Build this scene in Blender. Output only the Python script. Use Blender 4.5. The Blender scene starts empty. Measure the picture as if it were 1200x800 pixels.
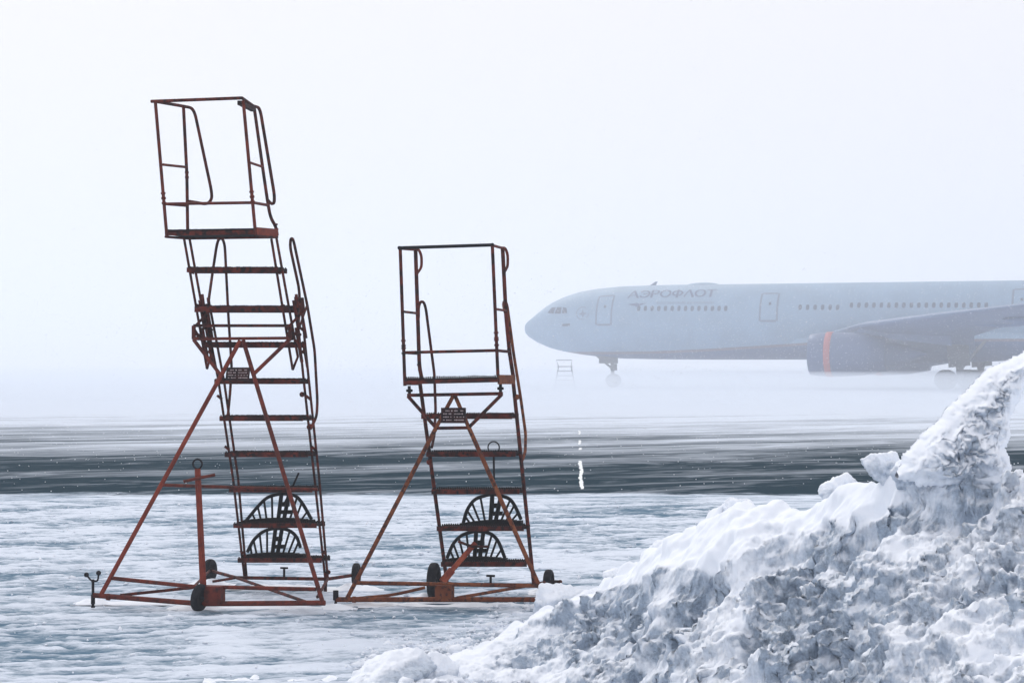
import bpy, math, random
import numpy as np
from mathutils import Vector, Matrix

random.seed(7)
rng = np.random.default_rng(11)
R = math.radians
SC = bpy.context.scene
COL = SC.collection

# ------------------------------------------------------------------ camera
H = 1.74            # eye height, metres
FP = 2500.0         # focal length in pixels of a 1200 px wide picture (75 mm)
HOR = 427.0         # horizon row
cam_d = bpy.data.cameras.new('camera'); cam = bpy.data.objects.new('camera', cam_d); COL.objects.link(cam)
cam.location = (0, 0, H); cam.rotation_euler = (R(90), 0, 0)
cam_d.sensor_width = 36.0; cam_d.lens = 75.0; cam_d.shift_y = 27 / 1200
cam_d.clip_start = 0.1; cam_d.clip_end = 8000
SC.camera = cam

# ------------------------------------------------------------------ sky, sun, exposure
SUN_EL, SUN_AZ = R(42), R(-28)        # azimuth from +Y (straight ahead), negative = left
w = bpy.data.worlds.new('World'); SC.world = w; w.use_nodes = True
nt = w.node_tree; nt.nodes.clear()
out = nt.nodes.new('ShaderNodeOutputWorld'); bg = nt.nodes.new('ShaderNodeBackground')
sky = nt.nodes.new('ShaderNodeTexSky'); sky.sky_type = 'NISHITA'; sky.sun_disc = False
sky.sun_elevation = SUN_EL; sky.sun_rotation = SUN_AZ; sky.air_density = 1.2; sky.dust_density = 4
tc = nt.nodes.new('ShaderNodeTexCoord'); sep = nt.nodes.new('ShaderNodeSeparateXYZ')
nt.links.new(tc.outputs['Generated'], sep.inputs[0])
ramp = nt.nodes.new('ShaderNodeValToRGB')
ramp.color_ramp.elements[0].position = 0.0; ramp.color_ramp.elements[0].color = (0.89, 0.92, 1.0, 1)
ramp.color_ramp.elements[1].position = 0.25; ramp.color_ramp.elements[1].color = (0.975, 0.955, 0.995, 1)
nt.links.new(sep.outputs['Z'], ramp.inputs[0])
sc_ = nt.nodes.new('ShaderNodeVectorMath'); sc_.operation = 'SCALE'; sc_.inputs['Scale'].default_value = 10.5
nt.links.new(ramp.outputs[0], sc_.inputs[0])
mix = nt.nodes.new('ShaderNodeMix'); mix.data_type = 'RGBA'; mix.inputs[0].default_value = 0.93   # the cloud deck over the clear sky
nt.links.new(sky.outputs[0], mix.inputs[6]); nt.links.new(sc_.outputs[0], mix.inputs[7])
nt.links.new(mix.outputs[2], bg.inputs[0]); bg.inputs[1].default_value = 0.089
nt.links.new(bg.outputs[0], out.inputs[0])

sun_d = bpy.data.lights.new('sun', 'SUN'); sun_d.energy = 1.1; sun_d.angle = R(20); sun_d.color = (1, 0.965, 0.92)
sun = bpy.data.objects.new('sun', sun_d); COL.objects.link(sun)
sd = Vector((math.sin(SUN_AZ) * math.cos(SUN_EL), math.cos(SUN_AZ) * math.cos(SUN_EL), math.sin(SUN_EL)))
sun.rotation_euler = (-sd).to_track_quat('-Z', 'Y').to_euler(); sun.location = (0, 40, 40)

SC.view_settings.view_transform = 'Standard'; SC.view_settings.look = 'None'
SC.view_settings.exposure = 0.12; SC.view_settings.gamma = 1.0; SC.view_settings.use_curve_mapping = False
SC.render.engine = 'CYCLES'
cy = SC.cycles
cy.use_denoising = True; cy.max_bounces = 8; cy.diffuse_bounces = 4; cy.glossy_bounces = 3
cy.volume_bounces = 4; cy.transparent_max_bounces = 8

# ------------------------------------------------------------------ helpers
def tag(o, label=None, cat=None, group=None, kind=None):
    if label: o['label'] = label
    if cat: o['category'] = cat
    if group: o['group'] = group
    if kind: o['kind'] = kind
    return o

def empty(name, loc, label, cat, group=None):
    o = bpy.data.objects.new(name, None); COL.objects.link(o); o.location = loc
    o.empty_display_size = 0.2
    return tag(o, label, cat, group)

def ray(px, py): return Vector(((px - 600) / FP, 1.0, -(py - HOR) / FP))
def atd(px, py, d):
    r = ray(px, py) * d; return Vector((r.x, r.y, H + r.z))
def onz(px, py, z):
    return atd(px, py, (H - z) * FP / (py - HOR))

class Pl:
    """plane across a ladder: forward distance from its foot = f0 + k*z"""
    def __init__(s, O, th, f0, k=0.0):
        s.n = Vector((-math.sin(th), -math.cos(th), 0)); s.O = O; s.f0 = f0; s.k = k
    def __call__(s, px, py, df=0.0):
        r = ray(px, py); f0 = s.f0 + df
        t = (f0 + s.k * H + s.O.dot(s.n)) / (r.dot(s.n) - s.k * r.z)
        return atd(px, py, t)

def world_parent(o, parent):
    o.parent = parent
    m = parent.location.copy(); q = parent.parent
    while q: m += q.location; q = q.parent
    return m

class MB:
    def __init__(s): s.v = []; s.f = []; s.sm = []; s.mi = []
    def add(s, vs, fs, smooth=False, mi=0):
        b = len(s.v); s.v += [Vector(x) for x in vs]
        for f in fs: s.f.append([i + b for i in f]); s.sm.append(smooth); s.mi.append(mi)
    def beam(s, p0, p1, w_, h_, side=None, mi=0):
        """box beam; w_ along `side`, h_ along the third axis"""
        p0 = Vector(p0); p1 = Vector(p1); d = (p1 - p0).normalized()
        if side is None: side = Vector((0, 0, 1)).cross(d) if abs(d.z) < .95 else Vector((1, 0, 0))
        a = (side - d * side.dot(d)).normalized(); b = d.cross(a)
        vs = []
        for p in (p0, p1):
            for sx, sy in ((-1, -1), (1, -1), (1, 1), (-1, 1)): vs.append(p + a * sx * w_ / 2 + b * sy * h_ / 2)
        s.add(vs, [(3, 2, 1, 0), (4, 5, 6, 7), (0, 1, 5, 4), (1, 2, 6, 5), (2, 3, 7, 6), (3, 0, 4, 7)], False, mi)
    def tube(s, pts, r, n=8, fillet=0.0, closed=False, mi=0, r1=None):
        if r < .03: r *= 1.13; r1 = r1 and r1 * 1.13
        pts = [Vector(p) for p in pts]
        if fillet > 0 and len(pts) > 2:
            q = [pts[0]]
            for i in range(1, len(pts) - 1):
                a, b, c = pts[i - 1], pts[i], pts[i + 1]
                l1 = min(fillet, (a - b).length * .45); l2 = min(fillet, (c - b).length * .45)
                A = b + (a - b).normalized() * l1; C = b + (c - b).normalized() * l2
                for k in range(6):
                    t = k / 5; q.append(A * (1 - t) ** 2 + b * 2 * t * (1 - t) + C * t * t)
            q.append(pts[-1]); pts = q
        m = len(pts); up = None; rings = []
        for i, p in enumerate(pts):
            if closed: d = pts[(i + 1) % m] - pts[i - 1]
            else: d = pts[min(i + 1, m - 1)] - pts[max(i - 1, 0)]
            d.normalize()
            if up is None: up = Vector((0, 0, 1)) if abs(d.z) < .8 else Vector((1, 0, 0))
            a = up - d * up.dot(d); a.normalize(); up = a; b = d.cross(a)
            rr = r if r1 is None else r + (r1 - r) * i / (m - 1)
            rings.append([p + (a * math.cos(2 * math.pi * k / n) + b * math.sin(2 * math.pi * k / n)) * rr for k in range(n)])
        vs = [x for g in rings for x in g]; fs = []
        for i in range(m if closed else m - 1):
            j = (i + 1) % m
            for k in range(n):
                k2 = (k + 1) % n; fs.append((i * n + k, i * n + k2, j * n + k2, j * n + k))
        s.add(vs, fs, True, mi)
        if not closed: s.add(rings[0][::-1] , [tuple(range(n))], False, mi); s.add(rings[-1], [tuple(range(n))], False, mi)
    def lathe(s, c, axis, prof, n=28, mi=0, smooth=True):
        """prof = [(offset along axis, radius)]"""
        axis = Vector(axis).normalized(); a = axis.orthogonal().normalized(); b = axis.cross(a); c = Vector(c)
        vs = []
        for o_, r_ in prof:
            for k in range(n):
                t = 2 * math.pi * k / n; vs.append(c + axis * o_ + (a * math.cos(t) + b * math.sin(t)) * r_)
        fs = [(i * n + k, i * n + (k + 1) % n, (i + 1) * n + (k + 1) % n, (i + 1) * n + k) for i in range(len(prof) - 1) for k in range(n)]
        s.add(vs, fs, smooth, mi)
    def ball(s, c, r_, mi=0):
        s.lathe(c, (0, 0, 1), [(-r_ * math.cos(t), max(r_ * math.sin(t), 1e-4)) for t in [math.pi * i / 8 for i in range(9)]], 12, mi)
    def box(s, c, sx, sy, sz, ax=Vector((1, 0, 0)), mi=0):
        c = Vector(c); ax = ax.normalized(); s.beam(c - ax * sx / 2, c + ax * sx / 2, sy, sz, None, mi)
    def build(s, name, mats, parent=None):
        me = bpy.data.meshes.new(name); o = bpy.data.objects.new(name, me); COL.objects.link(o)
        off = world_parent(o, parent) if parent else Vector((0, 0, 0))
        me.from_pydata([tuple(x - off) for x in s.v], [], s.f)
        if not isinstance(mats, (list, tuple)): mats = [mats]
        for m in mats: me.materials.append(m)
        me.polygons.foreach_set('use_smooth', s.sm); me.polygons.foreach_set('material_index', s.mi)
        me.update(); return o

# numpy gradient noise -------------------------------------------------------
_perm = rng.permutation(512); _perm = np.concatenate([_perm, _perm])
_g = rng.normal(size=(512, 3)); _g /= np.linalg.norm(_g, axis=1)[:, None]
def pn(P):
    Pi = np.floor(P).astype(np.int64); Pf = P - Pi; u = Pf * Pf * Pf * (Pf * (Pf * 6 - 15) + 10)
    Pi &= 511; res = 0
    for dx in (0, 1):
        for dy in (0, 1):
            for dz in (0, 1):
                h = _perm[(_perm[(_perm[(Pi[:, 0] + dx) & 511] + Pi[:, 1] + dy) & 511] + Pi[:, 2] + dz) & 511]
                d = (_g[h] * (Pf - np.array([dx, dy, dz]))).sum(1)
                wt = (u[:, 0] if dx else 1 - u[:, 0]) * (u[:, 1] if dy else 1 - u[:, 1]) * (u[:, 2] if dz else 1 - u[:, 2])
                res = res + d * wt
    return res * 1.5
def fbm(P, s, o=4, rough=.5, off=0.0):
    a = 1; r = 0
    for i in range(o): r = r + a * pn(P * s + off + 17.3 * i); s *= 2.03; a *= rough
    return r
def billow(P, s, o=3, rough=.5, off=0.0):
    a = 1; r = 0
    for i in range(o): r = r + a * (1 - 2.2 * np.abs(pn(P * s + off + 9.1 * i))); s *= 2.1; a *= rough
    return r
def clods(P, s, o=3, rough=.5, off=0.0):
    a = 1; r = 0
    for i in range(o): r = r + a * (3.0 * np.abs(pn(P * s + off + 9.1 * i)) - .8); s *= 2.1; a *= rough
    return r
def sstep(a, b, x):
    t = np.clip((x - a) / (b - a), 0, 1); return t * t * (3 - 2 * t)

def np_obj(name, V, Fq, m, parent=None, shade_relief=None, loc=None):
    me = bpy.data.meshes.new(name); loc = np.zeros(3) if loc is None else np.array(loc)
    V = V - loc
    me.vertices.add(len(V)); me.vertices.foreach_set('co', V.astype(np.float32).ravel())
    k = Fq.shape[1]; me.loops.add(Fq.size); me.loops.foreach_set('vertex_index', Fq.astype(np.int32).ravel())
    me.polygons.add(len(Fq)); me.polygons.foreach_set('loop_start', np.arange(0, Fq.size, k, dtype=np.int32))
    me.polygons.foreach_set('use_smooth', np.ones(len(Fq), bool)); me.materials.append(m)
    me.update(calc_edges=True); me.validate()
    if shade_relief is not None:  # painted shade on the snow bank, lumps and slab; relief on the ground
        a = me.attributes.new('shade_relief', 'FLOAT', 'POINT'); a.data.foreach_set('value', shade_relief.astype(np.float32))
    o = bpy.data.objects.new(name, me); COL.objects.link(o); o.location = loc
    return o


# ------------------------------------------------------------------ materials
def mat(name, base=(.5, .5, .5), rough=.6, metal=0.0, spec=None):
    m = bpy.data.materials.new(name); m.use_nodes = True
    b = m.node_tree.nodes['Principled BSDF']
    b.inputs['Base Color'].default_value = (*base, 1); b.inputs['Roughness'].default_value = rough; b.inputs['Metallic'].default_value = metal
    if spec is not None: b.inputs['Specular IOR Level'].default_value = spec
    return m
def nodes(m): return m.node_tree.nodes, m.node_tree.links, m.node_tree.nodes['Principled BSDF']
def noise_mix(m, c1, c2, scale, lo=.4, hi=.6, detail=6, dist=0.0, stretch=None, bump=0.0, c3=None, scale3=30, lo3=.55, hi3=.65):
    N, L, b = nodes(m)
    t = N.new('ShaderNodeTexCoord'); src = t.outputs['Object']
    if stretch:
        mp = N.new('ShaderNodeMapping'); mp.inputs['Scale'].default_value = stretch; L.new(src, mp.inputs[0]); src = mp.outputs[0]
    n = N.new('ShaderNodeTexNoise'); n.inputs['Scale'].default_value = scale; n.inputs['Detail'].default_value = detail; n.inputs['Distortion'].default_value = dist
    L.new(src, n.inputs['Vector'])
    r = N.new('ShaderNodeValToRGB'); r.color_ramp.elements[0].position = lo; r.color_ramp.elements[1].position = hi
    r.color_ramp.elements[0].color = (*c1, 1); r.color_ramp.elements[1].color = (*c2, 1)
    L.new(n.outputs[0], r.inputs[0]); col = r.outputs[0]
    if c3:
        n3 = N.new('ShaderNodeTexNoise'); n3.inputs['Scale'].default_value = scale3; n3.inputs['Detail'].default_value = 5; L.new(src, n3.inputs['Vector'])
        r3 = N.new('ShaderNodeMapRange'); r3.inputs[1].default_value = lo3; r3.inputs[2].default_value = hi3; L.new(n3.outputs[0], r3.inputs[0])
        mx = N.new('ShaderNodeMix'); mx.data_type = 'RGBA'; L.new(r3.outputs[0], mx.inputs[0]); L.new(col, mx.inputs[6]); mx.inputs[7].default_value = (*c3, 1); col = mx.outputs[2]
    L.new(col, b.inputs['Base Color'])
    if bump:
        bp = N.new('ShaderNodeBump'); bp.inputs['Strength'].default_value = .6; bp.inputs['Distance'].default_value = bump
        L.new(n.outputs[0], bp.inputs['Height']); L.new(bp.outputs[0], b.inputs['Normal'])
    return m

RED = noise_mix(mat('red_oxide_paint', rough=.75, spec=.25), (.07, .013, .009), (.18, .027, .014), 9, .3, .7, c3=(.03, .010, .010), scale3=26, lo3=.45, hi3=.75, bump=.002)
REDB = noise_mix(mat('bright_red_paint', rough=.75, spec=.25), (.12, .018, .010), (.25, .038, .018), 9, .3, .7, c3=(.08, .016, .012), scale3=34, lo3=.5, hi3=.8, bump=.002)
DRED = noise_mix(mat('weathered_dark_red_paint', rough=.8, spec=.2), (.035, .009, .008), (.13, .021, .013), 12, .36, .66, c3=(.018, .009, .010), scale3=30, lo3=.5, hi3=.6, bump=.002)
RUST = noise_mix(mat('rusty_ochre_paint', rough=.8, spec=.2), (.12, .030, .014), (.20, .062, .024), 10, .38, .62, c3=(.05, .02, .015), scale3=34, lo3=.5, hi3=.62, bump=.002)
ORNG = noise_mix(mat('orange_red_paint', rough=.75, spec=.25), (.20, .035, .02), (.38, .09, .045), 12, .4, .6, c3=(.12, .03, .02), scale3=34, lo3=.56, hi3=.66, bump=.002)
TREAD = noise_mix(mat('grimy_black_grating', rough=.9, spec=.15), (.008, .008, .011), (.03, .017, .019), 20, .4, .65)
RUB = noise_mix(mat('black_rubber', rough=.9, spec=.15), (.010, .011, .015), (.022, .022, .026), 25)
BLACK = mat('black_steel', (.010, .010, .014), .8, 0, .2)
PLATEM = noise_mix(mat('dark_plate_paint', rough=.8, spec=.2), (.015, .011, .013), (.045, .018, .018), 20)
PMARK = mat('worn_pale_lettering', (.38, .30, .30), .8)

def snow_mat(name, dirt=.5, scale=1.0):
    m = mat(name, (.84, .87, .93), .85, 0, .3); N, L, b = nodes(m)
    t = N.new('ShaderNodeTexCoord')
    n1 = N.new('ShaderNodeTexNoise'); n1.inputs['Scale'].default_value = 3.2 * scale; n1.inputs['Detail'].default_value = 9; n1.inputs['Roughness'].default_value = .72
    n2 = N.new('ShaderNodeTexNoise'); n2.inputs['Scale'].default_value = 24 * scale; n2.inputs['Detail'].default_value = 6; n2.inputs['Roughness'].default_value = .75
    for n in (n1, n2): L.new(t.outputs['Object'], n.inputs['Vector'])
    r = N.new('ShaderNodeMapRange'); r.inputs[1].default_value = .43; r.inputs[2].default_value = .66; r.inputs[4].default_value = dirt
    L.new(n1.outputs[0], r.inputs[0])
    r2 = N.new('ShaderNodeMapRange'); r2.inputs[1].default_value = .40; r2.inputs[2].default_value = .62; L.new(n2.outputs[0], r2.inputs[0])
    mu = N.new('ShaderNodeMath'); mu.operation = 'MULTIPLY'; L.new(r.outputs[0], mu.inputs[0]); L.new(r2.outputs[0], mu.inputs[1])
    at = N.new('ShaderNodeAttribute'); at.attribute_name = 'shade_relief'
    # 'dirty' = painted shade: steep faces greyer, upward faces whiter; noise adds old-snow dirt
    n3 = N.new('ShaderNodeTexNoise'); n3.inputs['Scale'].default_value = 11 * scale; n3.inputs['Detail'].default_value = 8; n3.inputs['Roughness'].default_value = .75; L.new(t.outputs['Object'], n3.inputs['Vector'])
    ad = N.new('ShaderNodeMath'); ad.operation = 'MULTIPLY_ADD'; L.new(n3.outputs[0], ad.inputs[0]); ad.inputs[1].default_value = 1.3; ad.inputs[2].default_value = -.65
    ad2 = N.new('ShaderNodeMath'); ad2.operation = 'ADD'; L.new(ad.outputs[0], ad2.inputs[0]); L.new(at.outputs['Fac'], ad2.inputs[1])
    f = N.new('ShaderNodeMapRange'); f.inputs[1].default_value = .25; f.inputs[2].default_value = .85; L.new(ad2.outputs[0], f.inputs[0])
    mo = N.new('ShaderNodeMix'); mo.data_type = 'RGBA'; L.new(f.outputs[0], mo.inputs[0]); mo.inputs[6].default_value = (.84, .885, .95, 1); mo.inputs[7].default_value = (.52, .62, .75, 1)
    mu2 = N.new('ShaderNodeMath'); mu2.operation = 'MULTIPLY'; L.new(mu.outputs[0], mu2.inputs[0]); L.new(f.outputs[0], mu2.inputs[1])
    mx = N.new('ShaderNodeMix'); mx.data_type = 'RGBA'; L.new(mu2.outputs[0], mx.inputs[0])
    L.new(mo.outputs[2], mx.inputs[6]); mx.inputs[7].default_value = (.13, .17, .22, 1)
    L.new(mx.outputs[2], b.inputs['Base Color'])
    vo = N.new('ShaderNodeTexVoronoi'); vo.inputs['Scale'].default_value = 60 * scale; L.new(t.outputs['Object'], vo.inputs['Vector'])
    hm = N.new('ShaderNodeMath'); hm.operation = 'MULTIPLY_ADD'; L.new(vo.outputs['Distance'], hm.inputs[0]); hm.inputs[1].default_value = -.4; L.new(n2.outputs[0], hm.inputs[2])
    hm2 = N.new('ShaderNodeMath'); hm2.operation = 'MULTIPLY'; L.new(hm.outputs[0], hm2.inputs[0]); L.new(f.outputs[0], hm2.inputs[1])
    bp = N.new('ShaderNodeBump'); bp.inputs['Strength'].default_value = 1.0; bp.inputs['Distance'].default_value = .022
    L.new(hm2.outputs[0], bp.inputs['Height']); L.new(bp.outputs[0], b.inputs['Normal'])
    return m
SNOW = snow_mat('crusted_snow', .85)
SNOWC = snow_mat('clean_packed_snow', .5)

# ------------------------------------------------------------------ ground (apron): one sheet to the horizon
def ground_material():
    m = mat('wind_swept_apron', rough=1.0, spec=0.0); N, L, b = nodes(m)
    geo = N.new('ShaderNodeNewGeometry'); sp = N.new('ShaderNodeSeparateXYZ'); L.new(geo.outputs['Position'], sp.inputs[0])
    def noise(scale_v, sc, det=6, dist=0., ro=.55, rot=8):
        mp = N.new('ShaderNodeMapping'); mp.vector_type = 'TEXTURE'; mp.inputs['Scale'].default_value = [1 / q for q in scale_v]; mp.inputs['Rotation'].default_value = (0, 0, R(rot)); L.new(geo.outputs['Position'], mp.inputs[0])
        n = N.new('ShaderNodeTexNoise'); n.inputs['Scale'].default_value = sc; n.inputs['Detail'].default_value = det
        n.inputs['Distortion'].default_value = dist; n.inputs['Roughness'].default_value = ro; L.new(mp.outputs[0], n.inputs['Vector']); return n.outputs[0]
    def math_(op, a, b_=None, c_=None):
        n = N.new('ShaderNodeMath'); n.operation = op
        for i, x in enumerate((a, b_, c_)):
            if x is None: continue
            if isinstance(x, (int, float)): n.inputs[i].default_value = x
            else: L.new(x, n.inputs[i])
        return n.outputs[0]
    def mr(x, a, b_, c_=0., d_=1., smooth=True):
        n = N.new('ShaderNodeMapRange'); n.interpolation_type = 'SMOOTHSTEP' if smooth else 'LINEAR'
        for i, q in enumerate((a, b_, c_, d_)): n.inputs[i + 1].default_value = q
        L.new(x, n.inputs[0]); return n.outputs[0]
    y = sp.outputs['Y']
    wob = noise((.35, .8, 1), 1.0, 4, .4)
    wob2 = noise((2.2, 2.6, 1), 1.0, 7, .6, .7)
    yw = math_('ADD', y, math_('ADD', math_('MULTIPLY_ADD', wob, 2.2, -1.1), math_('MULTIPLY_ADD', wob2, 1.6, -.8)))
    # near crust: white with thin wind-scoured streaks showing grey ice
    s1 = noise((.85, 2.6, 1), 1.0, 9, 1.4, .68)
    s2 = noise((5., 14.0, 1), 1.0, 9, 1.0, .78)
    s3 = noise((.30, .60, 1), 1.0, 5, 1.0, .55)
    near = math_('ADD', math_('MULTIPLY', s1, .45), math_('ADD', math_('MULTIPLY', s2, .35), math_('MULTIPLY', s3, .35)))
    rel = N.new('ShaderNodeAttribute'); rel.attribute_name = 'shade_relief'
    near_cov = mr(math_('MULTIPLY_ADD', rel.outputs['Fac'], .11, near), .438, .63, 0.0, 1.0)      # 1 = snow
    # scoured dark band with long drifting streaks
    t1 = noise((.050, .26, 1), 1.0, 6, 1.6, .58, 32)
    t2 = noise((.34, .8, 1), 1.0, 9, 2.2, .66, 30)
    t3 = noise((.018, .05, 1), 1.0, 3, 1.0, .5, 15)
    far = math_('ADD', math_('MULTIPLY', t1, .45), math_('ADD', math_('MULTIPLY', t2, .28), math_('MULTIPLY', t3, .27)))
    rise = mr(y, 28, 80, -.10, .21, False)
    far_cov = mr(math_('ADD', far, rise), .43, .635, 0.015, .95, False)
    isfar = mr(yw, 28.2, 28.9)
    cov = N.new('ShaderNodeMix'); cov.data_type = 'FLOAT'; L.new(isfar, cov.inputs[0]); L.new(near_cov, cov.inputs[2]); L.new(far_cov, cov.inputs[3])
    under = N.new('ShaderNodeMix'); under.data_type = 'RGBA'; L.new(isfar, under.inputs[0])
    under.inputs[6].default_value = (.12, .205, .285, 1); under.inputs[7].default_value = (.002, .024, .040, 1)
    gr = noise((6, 18, 1), 1.0, 5, 0., .7)
    col = N.new('ShaderNodeMix'); col.data_type = 'RGBA'; L.new(cov.outputs[0], col.inputs[0]); L.new(under.outputs[2], col.inputs[6]); col.inputs[7].default_value = (.74, .81, .91, 1)
    L.new(col.outputs[2], b.inputs['Base Color'])
    hh = math_('ADD', near, math_('MULTIPLY', gr, .12))
    bp = N.new('ShaderNodeBump'); bp.inputs['Strength'].default_value = .55; bp.inputs['Distance'].default_value = .12
    L.new(hh, bp.inputs['Height']); L.new(bp.outputs[0], b.inputs['Normal'])
    return m
def ground_sheet():
    xs_ = np.concatenate([[-4000, -800, -200, -60, -20, -11], np.arange(-7.6, 3.2, .021), [6, 12, 25, 60, 200, 800, 4000]])
    ys_ = np.concatenate([[-60, -10, 4, 8], np.arange(9.6, 29.2, .026), [32, 40, 60, 100, 200, 500, 1500, 4000]])
    nx_, ny_ = len(xs_), len(ys_); gx, gy = np.meshgrid(xs_, ys_); x, y = gx.ravel(), gy.ravel()
    env = sstep(-7.6, -6.6, x) * (1 - sstep(2.2, 3.1, x)) * sstep(9.6, 10.4, y) * (1 - sstep(25.5, 28.6, y))
    c, s_ = math.cos(R(16)), math.sin(R(16)); u = x * c + y * s_; v = -x * s_ + y * c
    m_ = env > 0; Q = np.stack([u[m_], v[m_], u[m_] * 0], 1); Q = Q + .25 * np.stack([pn(Q * 1.1 + 3), pn(Q * 1.1 + 31), Q[:, 0] * 0], 1)
    h = .55 * fbm(Q * np.array([.55, 1.5, 1]), 1., 3, .55) + .5 * clods(Q * np.array([1.3, 4.2, 1]), 1., 3, .6, 7.) + .22 * clods(Q * np.array([6, 14, 1]), 1., 2, .6, 17.)
    z = np.zeros(len(x)); at = np.zeros(len(x)); z[m_] = .020 * h * env[m_]; at[m_] = h * env[m_]
    I = np.arange(nx_ * ny_).reshape(ny_, nx_); Fq = np.stack([I[:-1, :-1], I[:-1, 1:], I[1:, 1:], I[1:, :-1]], -1).reshape(-1, 4)
    o = np_obj('ground', np.stack([x, y, z], 1), Fq, ground_material(), shade_relief=at)
    tag(o, kind='structure')
ground_sheet()

# painted apron line, mostly scoured and partly drifted over
mk = MB(); line_m = mat('worn_white_line_paint', (.8, .84, .86), .7)
yy = 29.9
def lx(y_): return (681.5 - 600) / FP * y_ - .0022 * (y_ - 30)
for a_, b_ in ((29.8, 38.6), (43.5, 44.6), (46.4, 49.0), (53, 56)):
    n_ = 40 if a_ < 30 else 10; vs = []; fs = []
    for i in range(n_ + 1):
        y_ = a_ + (b_ - a_) * i / n_; c = lx(y_) + random.uniform(-.008, .008) + .010 * math.sin(y_ * 1.3); hw = .030 + random.uniform(-.012, .008)
        vs += [(c - hw, y_, .004), (c + hw, y_, .004)]
        if i: fs.append((2 * i - 2, 2 * i - 1, 2 * i + 1, 2 * i))
    mk.add(vs, fs)
tag(mk.build('ground_marking', line_m), kind='structure')

# ------------------------------------------------------------------ snow bank
CX = np.array([-1.6, -.9, -.45, -.2, .10, .5, .66, .79, 1.03, 1.114, 1.356, 1.54, 1.69, 1.83, 2.02, 2.35, 3.0, 4.0, 5.2])
CD = np.array([11.6, 11.75, 12.0, 12.3, 12.7, 12.5, 12.2, 12.0, 11.7, 11.6, 11.3, 11.0, 10.7, 10.4, 10.1, 9.8, 9.3, 8.8, 8.4])
CZ = np.array([0.0, .0, .05, .11, .24, .43, .57, .73, .92, 1.00, 1.03, 1.06, 1.19, 1.23, 1.28, 1.29, 1.38, 1.30, .9])
def crest(X):
    def sm(A):
        return (np.interp(X - .05, CX, A) + 2 * np.interp(X, CX, A) + np.interp(X + .05, CX, A)) / 4
    return sm(CD), sm(CZ)
def bank_h(X, Y):
    yc, zc = crest(X)
    wob = .18 * pn(np.stack([X * 1.3, Y * 0, X * 0 + 5], 1))
    d = Y - yc - wob
    wf = .55 + 2.05 * zc; wb = .5 + 1.5 * zc
    t = np.where(d < 0, -d / wf, d / wb)
    led = np.interp(X, [-.5, .3, .6, 1.05, 1.5, 2.0, 2.4], [.18, .22, .38, .75, .55, .25, .15])
    led = led * (1 + .35 * pn(np.stack([X * 2.6, X * 0 + 2, X * 0], 1)))
    q = np.clip(-d, 0, None)
    dl = .24 * led; top_ = 1 - dl * np.clip(q / led, 0, 1)
    fr = np.clip((q - led) / np.maximum(wf - led, .1), 0, 1.3)
    front = (1 - dl) * (1 - .10 * sstep(0, .06, fr) - .90 * fr ** .95)
    prof = np.where(d < 0, np.where(q < led, top_, np.clip(front, 0, 1)), np.clip(1 - t, 0, 1.2) ** 1.1)
    # rounded crown
    top = 1 - .04 * np.exp(-(d / .10) ** 2)
    return zc * prof * top - .12 * sstep(.85, 1.05, t) - .02, d, t, q - led
dx = .009
xs = np.arange(-1.7, 4.6, dx); ys = np.arange(6.0, 14.4, dx)
GX, GY = np.meshgrid(xs, ys, indexing='xy'); nx, ny = len(xs), len(ys)
X = GX.ravel(); Y = GY.ravel()
Z, dd, tt, ql = bank_h(X, Y)
Zg = Z.reshape(ny, nx); gy_, gx_ = np.gradient(Zg, dx)
k_ = 9
def blur(A):
    for ax in (0, 1):
        c = np.cumsum(np.pad(A, [(k_ + 1, k_) if i == ax else (0, 0) for i in (0, 1)], mode='edge'), axis=ax)
        A = (np.take(c, range(2 * k_ + 1, c.shape[ax]), ax) - np.take(c, range(0, c.shape[ax] - 2 * k_ - 1), ax)) / (2 * k_ + 1)
    return A
Nn = np.stack([-blur(gx_).ravel(), -blur(gy_).ravel(), np.ones(nx * ny)], 1); Nn /= np.linalg.norm(Nn, axis=1)[:, None]
P = np.stack([X, Y, Z], 1)
_, zc = crest(X)
big = sstep(.05, .5, zc)                       # low toe: smaller lumps
# crumbled front face / smoother wind-packed back and crest
edge = .10 * pn(np.stack([X * 3, Y * 3, Z * 3], 1)) + .07
rough = sstep(-.10, .03, ql + edge - .07)
smooth_patch = sstep(.10, .38, fbm(P, 2.4, 4, .6, off=40.))
rough = rough * (1 - .5 * smooth_patch)
lump = billow(P, 1.7, 2, .5, 3.)
P2 = P + .05 * np.stack([pn(P * 7 + 3), pn(P * 7 + 13), pn(P * 7 + 23)], 1)
med = clods(P2 * np.array([1, 1, 1.5]), 4.6, 3, .55, 8.)
fine = clods(P2, 15., 3, .65, 21.)
grain = fbm(P, 48., 2, .6, 31.)
pits = np.clip(fbm(P, 3.4, 4, .6, 55.) - .28, 0, 1)
amp = .3 + .7 * big
side = np.stack([fbm(P, 6., 3, .6, 70.), fbm(P, 6., 3, .6, 90.), np.zeros(len(P))], 1)
cav = np.zeros(len(P))
for cx_, cy_, a_, r_ in ((815, 697, .16, .09), (872, 680, .14, .08), (838, 690, .10, .06), (1010, 620, .14, .08), (1048, 606, .10, .06), (655, 740, .10, .07), (1140, 600, .12, .07), (930, 700, .08, .09), (1080, 690, .09, .08)):
    # find the front-face point seen there, once, from the bank's own height
    tr = np.linspace(7, 14, 600); rx = (cx_ - 600) / FP * tr; rz = H - (cy_ - HOR) / FP * tr
    hz = bank_h(rx, tr)[0]; hit = np.argmax(rz < hz); c_ = np.array([rx[hit], tr[hit]])
    cav += a_ * np.exp(-(((X - c_[0]) / (r_ * 1.9)) ** 2 + ((Y - c_[1]) / r_) ** 2) ** 1.5)
rag = sstep(-.10, .12, dd)              # broken back edge on the skyline
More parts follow.
